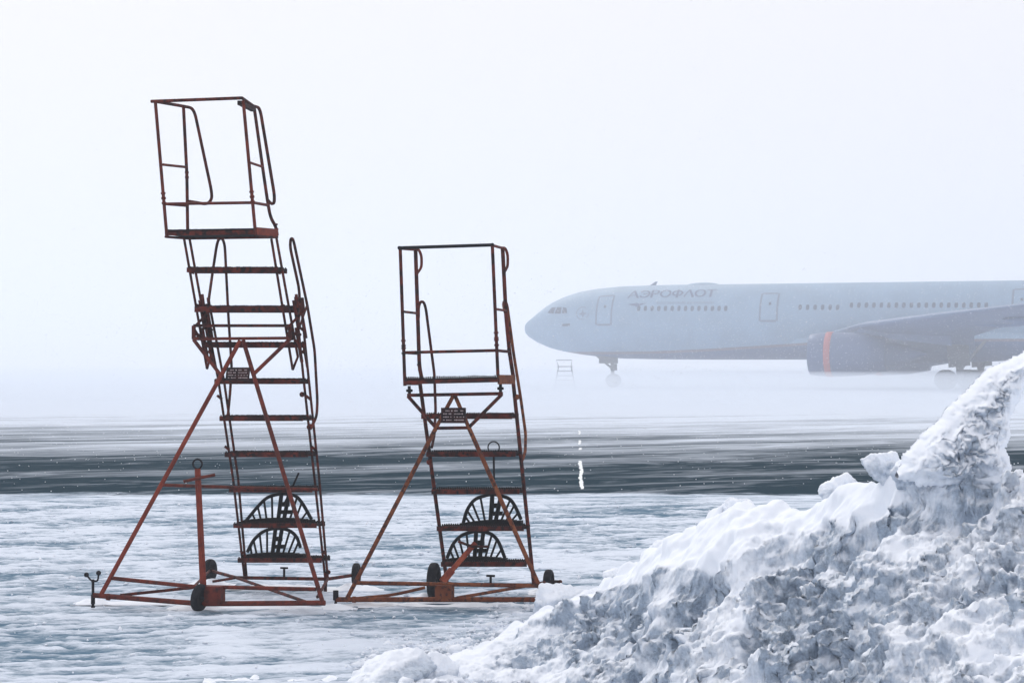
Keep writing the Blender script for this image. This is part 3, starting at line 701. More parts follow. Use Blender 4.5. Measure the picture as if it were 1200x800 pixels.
def ladder_short():
    O = onz(577, 684, .1); O.z = 0
    S = Pl(O, TH, -.04, .4); PR = Pl(O, TH, .60); PF = Pl(O, TH, 1.03)
    AF = Pl(O, TH, .80, .02); HR = Pl(O, TH, -.38, .4)
    root = empty('platform_ladder', (O.x, O.y, 0), 'shorter rusty brown mobile platform ladder on wheels with its tow bar folded down', 'ladder', 'mobile platform ladders parked on the snowy apron')
    A, B, C, D = PF(475, 446), PF(584, 443.5), PR(493, 446.5), PR(603, 444)
    b = MB(); dep = (C - A).length
    b.beam((A + C) / 2, (B + D) / 2, dep * .96, .03, Fv, 0)
    for i in range(42):
        for q0, q1 in ((A, B), (C, D)):
            c = q0.lerp(q1, (i + .5) / 42) + UP * .015; b.beam(c, c + UP * random.uniform(.006, .014), .007, .010, Fv, 0)
    b.beam(A - UP * .012, B - UP * .012, .008, .026, Fv, 1)
    b.build('platform', [TREAD, DRED], root)
    b = MB(); b.beam(B - UP * .006, D - UP * .004, .012, .066); b.build('side_plate', RUST, root)
    b = MB(); b.beam(A - UP * .006, C - UP * .004, .012, .05); b.build('side_plate', DRED, root)
    b = MB(); b.tube([PF(468, 290.5), PF(577, 287)], .0105); b.ball(PF(468, 290.5), .014); b.ball(PF(577, 287), .014); b.build('top_rail', BLACK, root)
    for p0, p1 in ((PF(469, 291), PF(474.5, 452)), (PF(577, 288), PF(583.5, 440))):
        b = MB(); b.tube([p0, p1], .0105); d_ = (p1 - p0).normalized(); collar(b, p0.lerp(p1, .69), d_); collar(b, p0.lerp(p1, .745), d_); b.build('guard_post', DRED, root)
    for pts in ([PR(487, 293), PR(490.5, 400), PR(491.5, 430), PR(495, 447)], [PR(589, 291), PR(593, 370), PR(597, 412), PR(602, 445)]):
        b = MB(); b.tube(pts, .0125, 8, .05); collar(b, pts[-2], (pts[-1] - pts[-2]).normalized(), .015); b.build('guard_post', DRED, root)
    PB = Pl(O, TH, .52)
    b = MB(); b.tube([PF(468.5, 291), PR(486, 292.5), PB(491, 292.5), PB(494, 300), PB(494, 313), PR(488.5, 321)], .009, 8, .03); b.build('side_rail', RED, root)
    b = MB(); b.tube([PF(577, 287.5), PR(588, 290.5), PB(592, 290.5), PB(595, 298), PB(595, 312), PR(590.5, 320)], .009, 8, .03); b.build('side_rail', RED, root)
    b = MB(); b.tube([PF(471.5, 365), PR(489, 367)], .008); b.build('mid_rail', DRED, root)
    b = MB(); b.tube([PF(580.5, 362), PR(593, 364)], .008); b.build('mid_rail', RED, root)
    b = MB(); b.tube([PF(473.5, 413), PF(582, 410.5)], .0095); b.build('low_rail', DRED, root)
    for q in ((PF(473.5, 413), PR(491, 414)), (PF(582, 410.5), PR(597, 412))):
        b = MB(); b.tube(q, .0095); b.build('low_rail', DRED, root)
    b = MB(); b.tube([S(492, 448), S(523.5, 680)], .0125, 10); b.tube([S(523.5, 680), S(524, 684)], .0125); b.build('stringer', DRED, root)
    b = MB(); b.tube([S(601.5, 448), S(625.5, 684)], .0125, 10); b.build('stringer', DRED, root)
    for y0, xl, xr in ((486.5, 498, 604), (530.5, 504, 608), (574, 510, 612.5), (617, 516, 617.5), (658.5, 521, 621)):
        step_part(root, S(xl, y0, -.03), S(xr, y0, -.03), Fv)
    # handrails
    b = MB(); b.tube([PR(490.5, 372), HR(490.5, 360), HR(492.5, 353.5), HR(496.5, 353.5), HR(499, 361), HR(509, 438), HR(510.5, 480), HR(509, 510, .2), S(506, 524)], .0095, 8, .04); b.ball(S(503, 541), .022); b.build('handrail', DRED, root)
    b = MB(); b.tube([PR(592, 366), HR(590, 357), HR(591, 352.5), HR(594, 356), HR(602, 415), HR(610, 465), HR(616, 508), HR(615.5, 530, .2), S(611, 541)], .0105, 8, .04); b.ball(S(606, 465), .02); b.build('handrail', RUST, root)
    # A-frame
    b = MB(); b.beam(AF(477.5, 463), AF(589, 461), .024, .022, UP); b.build('cross_bar', DRED, root)
    for q0, q1 in ((AF(480, 463), AF(479.5, 452)), (AF(586.5, 461), AF(586.5, 449))):
        b = MB(); b.tube([q0, q1], .010); b.lathe(q0.lerp(q1, .5), UP, [(-.012, .006), (-.008, .024), (.008, .024), (.012, .006)], 12); b.build('levelling_knob', BLACK, root)
    b = MB(); b.tube([AF(531.5, 463), AF(511, 501)], .0125, 10); b.tube([AF(511, 501), AF(405, 704)], .0140, 10); b.build('support_leg', RUST, root)
    b = MB(); b.tube([AF(533, 463), AF(549.5, 501)], .0125, 10); b.tube([AF(549.5, 501), AF(634, 691)], .0140, 10); b.build('support_leg', RUST, root)
    for q in ((AF(478, 464), AF(510, 500)), (AF(588, 462), AF(550, 500))):
        b = MB(); b.tube(q, .0115); b.build('diagonal_brace', DRED, root)
    b = MB(); b.tube([AF(511, 501.5), AF(550, 501)], .0105); b.build('tie_bar', DRED, root)
    plate_part(root, AF(517, 477.5, .02), AF(546, 477.5, .02), AF(517, 495.5, .02), Fv)
    # base
    b = MB(); b.tube([AF(394, 702), AF(640, 702)], .0165, 10); b.lathe(AF(415, 702), Uv, [(-.012, .01), (-.012, .023), (.012, .023), (.012, .01)], 10); b.build('base_bar', RUST, root)
    b = MB(); b.tube([AF(417, 682.5), AF(632, 686)], .0130, 8); b.build('base_bar', RUST, root)
    wl, wr = onz(507, 677, .092), onz(643, 681, .092)
    b = MB(); b.tube([wl, onz(530, 684, .1), onz(624, 685, .1), wr, wr + Uv * .085], .0115, 8, .02); b.ball(wr + Uv * .09, .016); b.build('rear_axle', DRED, root)
    b = MB(); b.tube([AF(412, 701), AF(460, 697, -.05), AF(498, 688, -.15)], .0100, 8, .1); b.tube([AF(536, 700), onz(624, 685, .1)], .0105); b.build('base_brace', RUST, root)
    b = MB(); q = onz(575, 684.5, .1); b.tube([q, q + UP * .065], .008); q = q + UP * .065; b.beam(q - Uv * .032, q + Uv * .032, .014, .016); b.build('clamp_pin', BLACK, root)
    b = MB(); q = AF(521, 694); b.beam(q - UP * .055, q + UP * .055, .12, .09, Uv); b.build('tow_bar_bracket', RUST, root)
    b = MB(); q0 = AF(393.5, 703); q0.z = 0; b.tube([q0, q0 + UP * .10], .009); b.lathe(q0, UP, [(0, .001), (0, .014), (.01, .014), (.02, .008)], 12); b.lathe(q0 + UP * .075, UP, [(-.035, .008), (-.035, .02), (.035, .02), (.035, .008)], 10); b.build('jack', BLACK, root)
    cw = onz(508.5, 681, .14)
    base = Vector((cw.x + .06, cw.y - .02, .14)); tip = atd(557, 636, cw.y + .10)
    b = MB(); b.tube([base, base.lerp(tip, .3)], .026, 10); b.tube([base.lerp(tip, .3), tip], .018, 10); b.build('tow_bar', ORNG, root)
    b = MB(); b.tube([atd(537, 634, tip.y), atd(553, 640, tip.y - .03), atd(572, 640, tip.y)], .009); b.build('tow_bar_grip', DRED, root)
    wheel_part(root, wl, .092, .045, Uv); wheel_part(root, wr, .092, .055, Uv); wheel_part(root, cw, .14, .065, (math.cos(R(9)), -math.sin(R(9)), 0))
    def ar(pts): return [S(x, y, -.12) for x, y in pts]
    rc = S(578.5, 524, -.14)
    rack(None, 'black arched spindle rack with a ringed rod, on the shorter ladder', S(540, 615, -.12), S(612, 612, -.12),
         ar([(543, 612), (547, 597), (556, 584), (577, 578), (597, 583), (604, 593), (610.5, 608)]), None, Fv, 'black arched racks on the lower ladder steps',
         lever=([S(577.5, 600, -.12), S(579, 560, -.14), S(578.5, 531, -.14)], ring_pts(rc, .043, Uv, UP)))
    rack(None, 'black arched spindle rack on the shorter ladder, behind its folded tow bar', S(521, 657, -.12), S(594, 656, -.12),
         ar([(524, 653), (531, 636), (541, 626), (558, 621.5), (575, 624), (584, 633), (591.5, 653)]), None, Fv, 'black arched racks on the lower ladder steps')
    return root
ladder_tall(); ladder_short()
def drifts():
    n = 40; Vs = []; Fs = []; k0 = 0
    spots = [(234, 712, .24, .13, .030), (417, 690, .22, .12, .028), (246, 684, .2, .11, .024), (508, 703, .30, .15, .034), (643, 694, .22, .12, .03), (109, 706, .15, .09, .02), (393, 712, .16, .09, .02), (300, 711, .50, .10, .016), (180, 706, .42, .10, .014), (450, 709, .42, .10, .016), (575, 709, .40, .10, .016), (330, 688, .42, .12, .016)]
    for px_, py_, rx, ry, hh in spots:
        c = onz(px_, py_, 0); g = np.linspace(-1, 1, n); gx_, gy_ = np.meshgrid(g, g); rr = np.hypot(gx_, gy_)
        X_ = c.x + gx_ * rx; Y_ = c.y + gy_ * ry; Q = np.stack([X_.ravel(), Y_.ravel(), np.zeros(n * n)], 1)
        Z_ = 1.4 * hh * np.clip(1 - rr ** 2, 0, 1).ravel() ** 1.5 * (1 + .6 * fbm(Q, 9, 3, .6)) - .006 * (rr.ravel() > .98) - .001
        Q[:, 2] = Z_; Vs.append(Q); I = np.arange(n * n).reshape(n, n) + k0
        Fs.append(np.stack([I[:-1, :-1], I[:-1, 1:], I[1:, 1:], I[1:, :-1]], -1).reshape(-1, 4)); k0 += n * n
    tag(np_obj('drifted_snow', np.concatenate(Vs), np.concatenate(Fs), SNOWC, shade_relief=np.full(k0, .15)), kind='stuff')
drifts()

# ------------------------------------------------------------------ airliner
NOSE = Vector((1.0, 164.7, 0)); YW = R(20)
EA = Vector((math.cos(YW), -math.sin(YW), 0)); EP = Vector((-math.sin(YW), -math.cos(YW), 0))     # aft, port
def A3(s, p, z): return NOSE + EA * s + EP * p + UP * z
def s_of(px, p=0.0):
    a = (px - 600) / FP; q = NOSE + EP * p
    return (a * q.y - q.x) / (EA.x - a * EA.y)
def z_of(py, s, p=0.0): return H + (HOR - py) * A3(s, p, 0).y / FP
top_t = [(s_of(x), z_of(y, s_of(x))) for x, y in ((615, 385), (616, 380), (619, 376.5), (626, 371), (634, 364.5), (641, 359), (650, 353.5), (662, 348), (680, 342), (700, 338.5), (730, 335.5), (780, 333.8), (850, 333))]
bot_t = [(s_of(x), z_of(y, s_of(x))) for x, y in ((615, 385), (616, 390), (620, 394.5), (630, 401), (645, 407.5), (660, 411.5), (680, 415), (700, 417.5), (730, 420), (780, 421), (850, 421.3))]
ZT = top_t[-1][1]; ZB = bot_t[-1][1]; ZC = (ZT + ZB) / 2; RAD = (ZT - ZB) / 2
LEN = 63.0
def prof(s):
    zt = np.interp(s, [a for a, _ in top_t], [b for _, b in top_t]); zb = np.interp(s, [a for a, _ in bot_t], [b for _, b in bot_t])
    wd = RAD * min(1, (max(s, 0) / 7.5)) ** .55 if s < 7.5 else RAD
    if s > 44:
        t = (s - 44) / (LEN - 44); zb = ZB + (ZT - .9 - ZB) * t ** 1.5; zt = ZT - .5 * t ** 3; wd = RAD * (1 - t ** 1.7 * .9)
    return zt, zb, max(wd, .02)
def surf(s, ang, off=0.0):
    """point on the port skin; ang measured up from the horizontal"""
    zt, zb, wd = prof(s); zc = (zt + zb) / 2; h = (zt - zb) / 2
    return A3(s, (wd + off) * math.cos(ang), zc + (h + off) * math.sin(ang))
def ang_of(py, s):
    zt, zb, wd = prof(s); zc = (zt + zb) / 2; h = (zt - zb) / 2; a = 0.2
    for _ in range(6):
        z = z_of(py, s, wd * math.cos(a)); a = math.asin(max(-1, min(1, (z - zc) / h)))
    return a
FUS = mat('airliner_skin', (.42, .47, .53), .55, .0, .3); N, L, bb = nodes(FUS)
geo = N.new('ShaderNodeTexCoord'); sp = N.new('ShaderNodeSeparateXYZ'); L.new(geo.outputs['Object'], sp.inputs[0])
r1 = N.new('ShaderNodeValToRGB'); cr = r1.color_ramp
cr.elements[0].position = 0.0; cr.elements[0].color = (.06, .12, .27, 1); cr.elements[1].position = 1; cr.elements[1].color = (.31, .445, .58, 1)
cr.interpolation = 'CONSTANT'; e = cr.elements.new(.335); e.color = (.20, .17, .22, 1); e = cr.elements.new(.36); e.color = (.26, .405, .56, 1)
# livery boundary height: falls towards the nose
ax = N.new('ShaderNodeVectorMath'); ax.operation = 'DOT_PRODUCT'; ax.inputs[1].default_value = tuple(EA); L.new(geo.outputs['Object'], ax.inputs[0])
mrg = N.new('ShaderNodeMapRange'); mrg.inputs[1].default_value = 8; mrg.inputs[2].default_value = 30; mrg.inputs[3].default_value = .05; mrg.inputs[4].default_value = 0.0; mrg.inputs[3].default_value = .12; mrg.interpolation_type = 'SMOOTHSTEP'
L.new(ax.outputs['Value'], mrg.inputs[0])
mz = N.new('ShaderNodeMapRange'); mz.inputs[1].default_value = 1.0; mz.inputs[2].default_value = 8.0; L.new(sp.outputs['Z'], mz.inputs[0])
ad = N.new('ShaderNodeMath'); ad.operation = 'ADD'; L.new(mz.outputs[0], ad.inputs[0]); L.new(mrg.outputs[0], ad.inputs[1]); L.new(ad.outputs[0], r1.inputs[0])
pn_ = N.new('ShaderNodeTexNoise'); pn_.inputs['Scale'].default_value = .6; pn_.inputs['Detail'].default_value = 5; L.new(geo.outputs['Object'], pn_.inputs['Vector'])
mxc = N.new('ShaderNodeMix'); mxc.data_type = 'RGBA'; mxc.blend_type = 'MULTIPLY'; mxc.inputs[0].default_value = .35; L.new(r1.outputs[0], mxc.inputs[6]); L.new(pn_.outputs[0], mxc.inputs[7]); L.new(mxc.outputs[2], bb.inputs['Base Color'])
AWING = mat('wing_grey', (.07, .13, .26), .45, .1)
ANAC = mat('engine_blue', (.04, .085, .20), .4, .1)
AGLASS = mat('dark_glazing', (.008, .03, .09), .2, 0)
ATEXT = mat('airline_blue', (.015, .05, .16), .5)
ALINE = mat('door_outline_blue', (.10, .15, .24), .5)
ARED = mat('engine_cover_red', (.42, .10, .10), .7)
AGEAR = mat('gear_grey', (.10, .11, .13), .6)
plane = empty('airliner', NOSE, 'large silver-blue passenger jet standing nose left in the blowing snow behind the ladders', 'airplane')

b = MB(); ss = np.concatenate([np.linspace(0.0, 1, 14) ** 2 * 1.5, np.linspace(1.6, 8, 26), np.linspace(9, 44, 24), np.linspace(45, LEN, 20)]); n = 56; vs = []
for s in ss:
    zt, zb, wd = prof(float(s)); zc = (zt + zb) / 2; h = max((zt - zb) / 2, .02)
    for k in range(n):
        t = 2 * math.pi * k / n; vs.append(A3(float(s), wd * math.cos(t), zc + h * math.sin(t)))
fs = [(i * n + k, i * n + (k + 1) % n, (i + 1) * n + (k + 1) % n, (i + 1) * n + k) for i in range(len(ss) - 1) for k in range(n)]
fs.append(tuple(range(n))); fs.append(tuple(range((len(ss) - 1) * n, len(ss) * n))[::-1])
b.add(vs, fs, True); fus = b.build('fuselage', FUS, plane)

def skin_patch(poly_sa, off, name, m, parent, thick=None):
    b = MB(); b.add([surf(s, a, off) for s, a in poly_sa], [tuple(range(len(poly_sa)))]); return b.build(name, m, parent)
def skin_grid(s0, s1, a0, a1, off, ns=4, na=6):
    vs = [surf(s0 + (s1 - s0) * i / ns, a0 + (a1 - a0) * j / na, off) for i in range(ns + 1) for j in range(na + 1)]
    fs = [(i * (na + 1) + j, (i + 1) * (na + 1) + j, (i + 1) * (na + 1) + j + 1, i * (na + 1) + j + 1) for i in range(ns) for j in range(na)]
    return vs, fs
# passenger windows
def windows(x0, x1, cnt, y0):
    for i in range(cnt):
        px = x0 + (x1 - x0) * i / (cnt - 1); s = s_of(px, RAD * .9); a = ang_of(y0, s)
        w_, h_ = .13, .075
        pts = [(s + w_ * math.copysign(abs(math.cos(t)) ** .7, math.cos(t)), a + h_ * math.copysign(abs(math.sin(t)) ** .7, math.sin(t))) for t in [2 * math.pi * k / 12 for k in range(12)]]
        skin_patch(pts, .012, 'window', AGLASS, plane)
windows(749, 851, 14, 361.3); windows(938, 982, 6, 360); windows(998, 1156, 19, 357.5)
# doors
def door(pxa, pxb, ya, yb):
    s0, s1 = s_of(pxa, RAD * .93), s_of(pxb, RAD * .93); a1, a0 = ang_of(ya, s0), ang_of(yb, s0)
    b = MB(); vs, fs = skin_grid(s0, s1, a0, a1, .010); b.add(vs, fs, True); d = b.build('door', FUS, plane)
    b = MB(); t = .07; at_ = .026
    for q in ((s0 - t, s0 + t, a0, a1), (s1 - t, s1 + t, a0, a1), (s0 + t, s1 - t, a0 - at_, a0 + at_), (s0 + t, s1 - t, a1 - at_, a1 + at_)):
        vs, fs = skin_grid(*q, .016); b.add(vs, fs, True)
    b.build('door_outline', ALINE, d)
    b = MB(); sm = s0 * .45 + s1 * .55; am = a0 * .42 + a1 * .58; vs, fs = skin_grid(sm - .09, sm + .09, am - .04, am + .04, .02, 1, 2); b.add(vs, fs); b.build('door_window', AGLASS, d)
door(698.5, 717, 347.5, 380.5); door(891, 911, 344, 376); door(1186.5, 1206, 339, 372)
# cockpit glazing
for poly in (((638.5, 366.8), (642.5, 360.5), (648.5, 360.5), (646.5, 367.5)), ((648, 367.5), (650, 360.3), (656.5, 360), (656.5, 367.5)), ((658, 367.3), (658, 360), (663, 361), (664.5, 366.8))):
    pts = []
    for x, y in poly:
        s = s_of(x, 1.9); pts.append((s, ang_of(y, s)))
    b = MB(); vs = [surf(s, a, .03) for s, a in pts]; b.add(vs, [(0, 1, 2, 3)]); b.build('cockpit_window', AGLASS, plane)
# lettering wrapped on the skin
def skin_text(txt, px0, px1, ycap, ybase, name, m, bold=0.0):
    cu = bpy.data.curves.new(name, 'FONT'); cu.body = txt; cu.size = 1; cu.resolution_u = 3; cu.offset = bold
    to = bpy.data.objects.new('tmp', cu); COL.objects.link(to)
    dg = bpy.context.evaluated_depsgraph_get(); me = bpy.data.meshes.new_from_object(to.evaluated_get(dg))
    import bmesh
    bm = bmesh.new(); bm.from_mesh(me); bmesh.ops.triangulate(bm, faces=bm.faces[:])
    for _ in range(2): bmesh.ops.subdivide_edges(bm, edges=[e for e in bm.edges if e.calc_length() > .08], cuts=2); bmesh.ops.triangulate(bm, faces=[f for f in bm.faces if len(f.verts) > 3])
    bm.to_mesh(me); bm.free()
    bpy.data.objects.remove(to)
    co = np.array([v.co[:2] for v in me.vertices]); x0, y0 = co.min(0); x1, y1 = co.max(0)
    s0, s1 = s_of(px0, RAD * .7), s_of(px1, RAD * .7); aT, aB = ang_of(ycap, s0), ang_of(ybase, s0)
    off = plane.location
    for v in me.vertices:
        s = s0 + (s1 - s0) * (v.co.x - x0) / (x1 - x0); a = aB + (aT - aB) * (v.co.y - y0) / (y1 - y0)
        p = surf(s, a, .04) - off; v.co = p
    me.materials.append(m); o = bpy.data.objects.new(name, me); COL.objects.link(o); o.parent = plane; return o
def stroke_letters(px0, px1, ycap, ybase, name, m):
    # wide flared capitals of the word AЭРОФЛОТ drawn as strokes (x, y, width) on a unit-height grid
    def arc(cx, cy, rx, ry, a0, a1, n=22): return [(cx + rx * math.cos(R(a0 + (a1 - a0) * i / n)), cy + ry * math.sin(R(a0 + (a1 - a0) * i / n)), .24 if abs(math.cos(R(a0 + (a1 - a0) * i / n))) > .5 else .17) for i in range(n + 1)]
    T = .27; t = .15
    Ls = [
        (1.45, [[(.10, 0, t), (.68, 1, t)], [(.68, 1, T), (1.34, 0, T)], [(.36, .34, .14), (1.05, .34, .14)]]),
        (1.40, [arc(.60, .5, .62, .43, 145, -145, 30), [(.45, .5, .16), (1.15, .5, .16)]]),
        (1.15, [[(.16, 0, T), (.16, 1, T)], [(.16, .93, .14)] + arc(.62, .70, .34, .23, 90, -90, 16) + [(.16, .47, .14)]]),
        (1.45, [arc(.70, .5, .58, .43, 0, 360, 40)]),
        (1.50, [arc(.74, .52, .58, .30, 0, 360, 40), [(.74, -.04, T), (.74, 1.06, T)]]),
        (1.35, [[(.10, 0, t), (.62, 1, t)], [(.62, 1, T), (1.24, 0, T)]]),
        (1.45, [arc(.70, .5, .58, .43, 0, 360, 40)]),
        (1.15, [[(.02, .92, .16), (1.12, .92, .16)], [(.57, 0, T), (.57, .9, T)]])]
    W = sum(a for a, _ in Ls) - .03; s0, s1 = s_of(px0, RAD * .7), s_of(px1, RAD * .7); aT, aB = ang_of(ycap, s0), ang_of(ybase, s0)
    b = MB(); x0 = 0; lay = .03
    for adv, strokes in Ls:
        for st in strokes:
            q = []
            if len(st) == 2: st = [tuple(st[0][k] + (st[1][k] - st[0][k]) * i / 6 for k in range(3)) for i in range(7)]
            lay += .0015
            for i, (x, y, w_) in enumerate(st):
                c = st[max(i - 1, 0)]; e = st[min(i + 1, len(st) - 1)]; dx_, dy_ = e[0] - c[0], e[1] - c[1]
                if len(st) > 30 and (i == 0 or i == len(st) - 1) and abs(st[0][0] - st[-1][0]) + abs(st[0][1] - st[-1][1]) < .01: dx_, dy_ = 0, 1
                l_ = math.hypot(dx_, dy_); nx_, ny_ = -dy_ / l_ * w_ / 2, dx_ / l_ * w_ / 2 
                for k in (1, -1): q.append(surf(s0 + (s1 - s0) * (x0 + x + k * nx_) / W, aB + (aT - aB) * (y + k * ny_ * .62), lay))
            b.add(q, [(2 * i, 2 * i + 1, 2 * i + 3, 2 * i + 2) for i in range(len(st) - 1)])
        x0 += adv
    return b.build(name, m, plane)
stroke_letters(736, 838.5, 341.3, 349.7, 'airline_name', ATEXT)
skin_text('РОССИЙСКИЕ АВИАЛИНИИ', 772, 838.5, 353.2, 356.4, 'airline_tagline', ALINE)
# small winged emblem beside the tagline
b = MB()
def spx(x, y, off=.02):
    s = s_of(x, RAD * .85); return surf(s, ang_of(y, s), off)
b.add([spx(*q) for q in ((735.5, 356.6), (744, 355.6), (746, 354.6), (748, 355.8), (758.5, 355), (750, 358.2), (747, 359.8), (744.5, 358.4))], [tuple(range(8))]); b.build('winged_emblem', ATEXT, plane)
# round emblem by the door, title dash and small name under the cockpit
b = MB()
c = (682, 367)
for r0, r1_ in ((7.2, 8.0),):
    for k in range(20):
        if k in (3, 4): continue
        t0, t1 = 2 * math.pi * k / 24, 2 * math.pi * (k + 1) / 24
        b.add([spx(c[0] + r * math.cos(t), c[1] + r * .95 * math.sin(t)) for r, t in ((r0, t0), (r1_, t0), (r1_, t1), (r0, t1))], [(0, 1, 2, 3)])
b.add([spx(c[0] + x, c[1] + y) for x, y in ((-5, 1), (-1, -1), (0, -5), (1.5, -1), (5.5, 0), (2, 2), (1, 5), (-1, 2))], [tuple(range(8))])
b.build('round_emblem', ALINE, plane)
b = MB(); b.add([spx(*q, .025) for q in ((656.5, 379.6), (666.5, 378.8), (666, 381.8), (657, 382.3))], [(0, 1, 2, 3)]); b.build('probe_panel', AGLASS, plane)
# roof antennas
b = MB(); s = s_of(763.5); zt = prof(s)[0]; b.add([A3(s - .25, -.03, zt - .1), A3(s + .3, -.03, zt - .1), A3(s + .48, 0, zt + .28), A3(s + .3, 0, zt + .28), A3(s - .25, .03, zt - .1), A3(s + .3, .03, zt - .1)], [(0, 1, 2, 3), (4, 3, 2, 5), (0, 3, 4), (1, 5, 2)]); b.build('antenna', ALINE, plane)
b = MB(); s = s_of(824)
vs = []; m_ = 12
for i in range(m_ + 1):
    for k in range(9):
        t = i / m_; q = math.pi * k / 8; vs.append(A3(s - 1.3 + 2.6 * t, .5 * math.cos(q) * math.sin(math.pi * t) ** .5, ZT - .05 + .20 * math.sin(q) * math.sin(math.pi * t) ** .5))
b.add(vs, [(i * 9 + k, (i + 1) * 9 + k, (i + 1) * 9 + k + 1, i * 9 + k + 1) for i in range(m_) for k in range(8)], True); b.build('roof_fairing', FUS, plane)
# belly fairing
b = MB(); vs = []; m_ = 24; nn_ = 24
for i in range(m_ + 1):
    t = i / m_; s = 21 + 21 * t; e_ = max(math.sin(math.pi * t), 0) ** .45
    for k in range(nn_):
        q = 2 * math.pi * k / nn_; vs.append(A3(s, (2.2 + .95 * e_) * math.cos(q), ZB + 1.25 + (.7 + .75 * e_) * math.sin(q)))
b.add(vs, [(i * nn_ + k, i * nn_ + (k + 1) % nn_, (i + 1) * nn_ + (k + 1) % nn_, (i + 1) * nn_ + k) for i in range(m_) for k in range(nn_)], True); b.build('belly_fairing', FUS, plane)
# lifting surfaces
def wing(sections, name, m):
    """sections: (lateral, le s, chord, z, thickness, twist drop at te)"""
    prf = [(0, 0), (.02, .35), (.1, .8), (.3, 1), (.6, .7), (1, .03), (.6, -.45), (.3, -.7), (.1, -.55), (.02, -.3)]
    b = MB(); vs = []
    for p, s, c, z, th, dr in sections:
        for x, y in prf: vs.append(A3(s + c * x, p, z + y * th / 2 - dr * x))
    k_ = len(prf)
    b.add(vs, [(i * k_ + j, i * k_ + (j + 1) % k_, (i + 1) * k_ + (j + 1) % k_, (i + 1) * k_ + j) for i in range(len(sections) - 1) for j in range(k_)] + [tuple(range(k_)), tuple(range((len(sections) - 1) * k_, len(sections) * k_))[::-1]], True)
    return b.build(name, m, plane)
for sg in (1, -1):
    wng = wing([(sg * 1.5, 22.5, 12.2, 3.5, 1.5, 1.2), (sg * 3.2, 23.8, 10.9, 3.75, 1.35, 1.1), (sg * 9.4, 27.6, 7.9, 4.4, .95, .75), (sg * 18, 33.9, 5.4, 4.85, .65, .45), (sg * 28.5, 41.6, 2.6, 5.3, .3, .15)], 'wing', AWING)
    # flap track fairings
    for p_, s_ in ((12.5, 36.5), (16.5, 38.5), (21, 41.2)):
        b = MB(); b.lathe(A3(s_, sg * p_, 4.1 + p_ * .02), EA, [(-2.4, .02), (-1.8, .22), (-.6, .34), (.8, .28), (1.8, .02)], 14); b.build('flap_fairing', AWING, wng)
    # winglet
    b = MB(); b.add([A3(41.8, sg * 28.5, 5.3), A3(44.0, sg * 28.5, 5.3), A3(45.6, sg * 29.2, 7.4), A3(44.6, sg * 29.2, 7.4), A3(41.8, sg * 28.62, 5.3), A3(44.0, sg * 28.62, 5.3), A3(45.6, sg * 29.28, 7.4), A3(44.6, sg * 29.28, 7.4)], [(0, 1, 2, 3), (7, 6, 5, 4), (0, 4, 5, 1), (1, 5, 6, 2), (2, 6, 7, 3), (3, 7, 4, 0)]); b.build('winglet', AWING, wng)
    # engine
    ec = A3(24.4, sg * 9.37, 2.44); b = MB()
    b.lathe(ec, EA, [(1.2, .02), (.9, 1.05), (.3, 1.22), (0, 1.32), (-.06, 1.38), (.05, 1.44), (.6, 1.50), (2.0, 1.53), (3.6, 1.45), (5.2, 1.16), (5.25, 1.0), (5.2, .85), (6.8, .58), (6.8, .45), (7.9, .05)], 36)
    en = b.build('engine', ANAC, plane)
    b = MB(); b.lathe(ec, EA, [(1.1, 1.52), (1.1, 1.555), (1.55, 1.56), (1.55, 1.53)], 36); b.build('red_cover_band', ARED, en)
    b = MB(); b.add([A3(27.2, sg * 9.3, 3.8), A3(34, sg * 9.3, 3.0), A3(34, sg * 9.3, 4.0), A3(28.2, sg * 9.3, 4.5), A3(27.2, sg * 9.5, 3.8), A3(34, sg * 9.5, 3.0), A3(34, sg * 9.5, 4.0), A3(28.2, sg * 9.5, 4.5)], [(0, 1, 2, 3), (7, 6, 5, 4), (0, 4, 5, 1), (1, 5, 6, 2), (2, 6, 7, 3), (3, 7, 4, 0)]); b.build('pylon', AWING, en)
    wing([(sg * .8, 55.5, 5.5, 6.4, .5, 0), (sg * 9.7, 61, 2.4, 7.3, .2, 0)], 'tailplane', AWING)
    # main gear
    b = MB(); gx, gp = 34.0, sg * 5.35
    b.tube([A3(gx - .2, gp, 3.9), A3(gx, gp, .75)], .26, 12); b.tube([A3(gx + 1.5, gp - sg * 1.6, 3.4), A3(gx, gp, 1.4)], .12, 8); b.tube([A3(gx - 1.0, gp, .78), A3(gx + 1.0, gp, .68)], .16, 10)
    b.beam(A3(gx - .2, gp + sg * .42, 3.6), A3(gx, gp + sg * .42, 1.6), 1.5, .05, EA)
    mg = b.build('main_gear', AGEAR, plane)
    for da in (-1.0, 1.0):
        for dp in (-.7, .7):
            b = MB(); b.lathe(A3(gx + da, gp + dp, .69), EP, [(-.23, .05), (-.2, .35), (-.25, .45), (-.2, .64), (-.1, .69), (.1, .69), (.2, .64), (.25, .45), (.2, .35), (.23, .05)], 24); b.build('gear_wheel', RUB, mg)
# fin
b = MB(); vs = []
for s, c, z, th in ((50, 9.5, 6.9, .7), (52.5, 7.5, 10, .55), (58, 3.6, 17.2, .3)):
    for x, y in ((0, 0), (.1, .7), (.4, 1), (1, .05), (.4, -1), (.1, -.7)): vs.append(A3(s + c * x, y * th / 2, z))
b.add(vs, [(i * 6 + j, i * 6 + (j + 1) % 6, (i + 1) * 6 + (j + 1) % 6, (i + 1) * 6 + j) for i in range(2) for j in range(6)] + [(17, 16, 15, 14, 13, 12)], True); b.build('tail_fin', ANAC, plane)
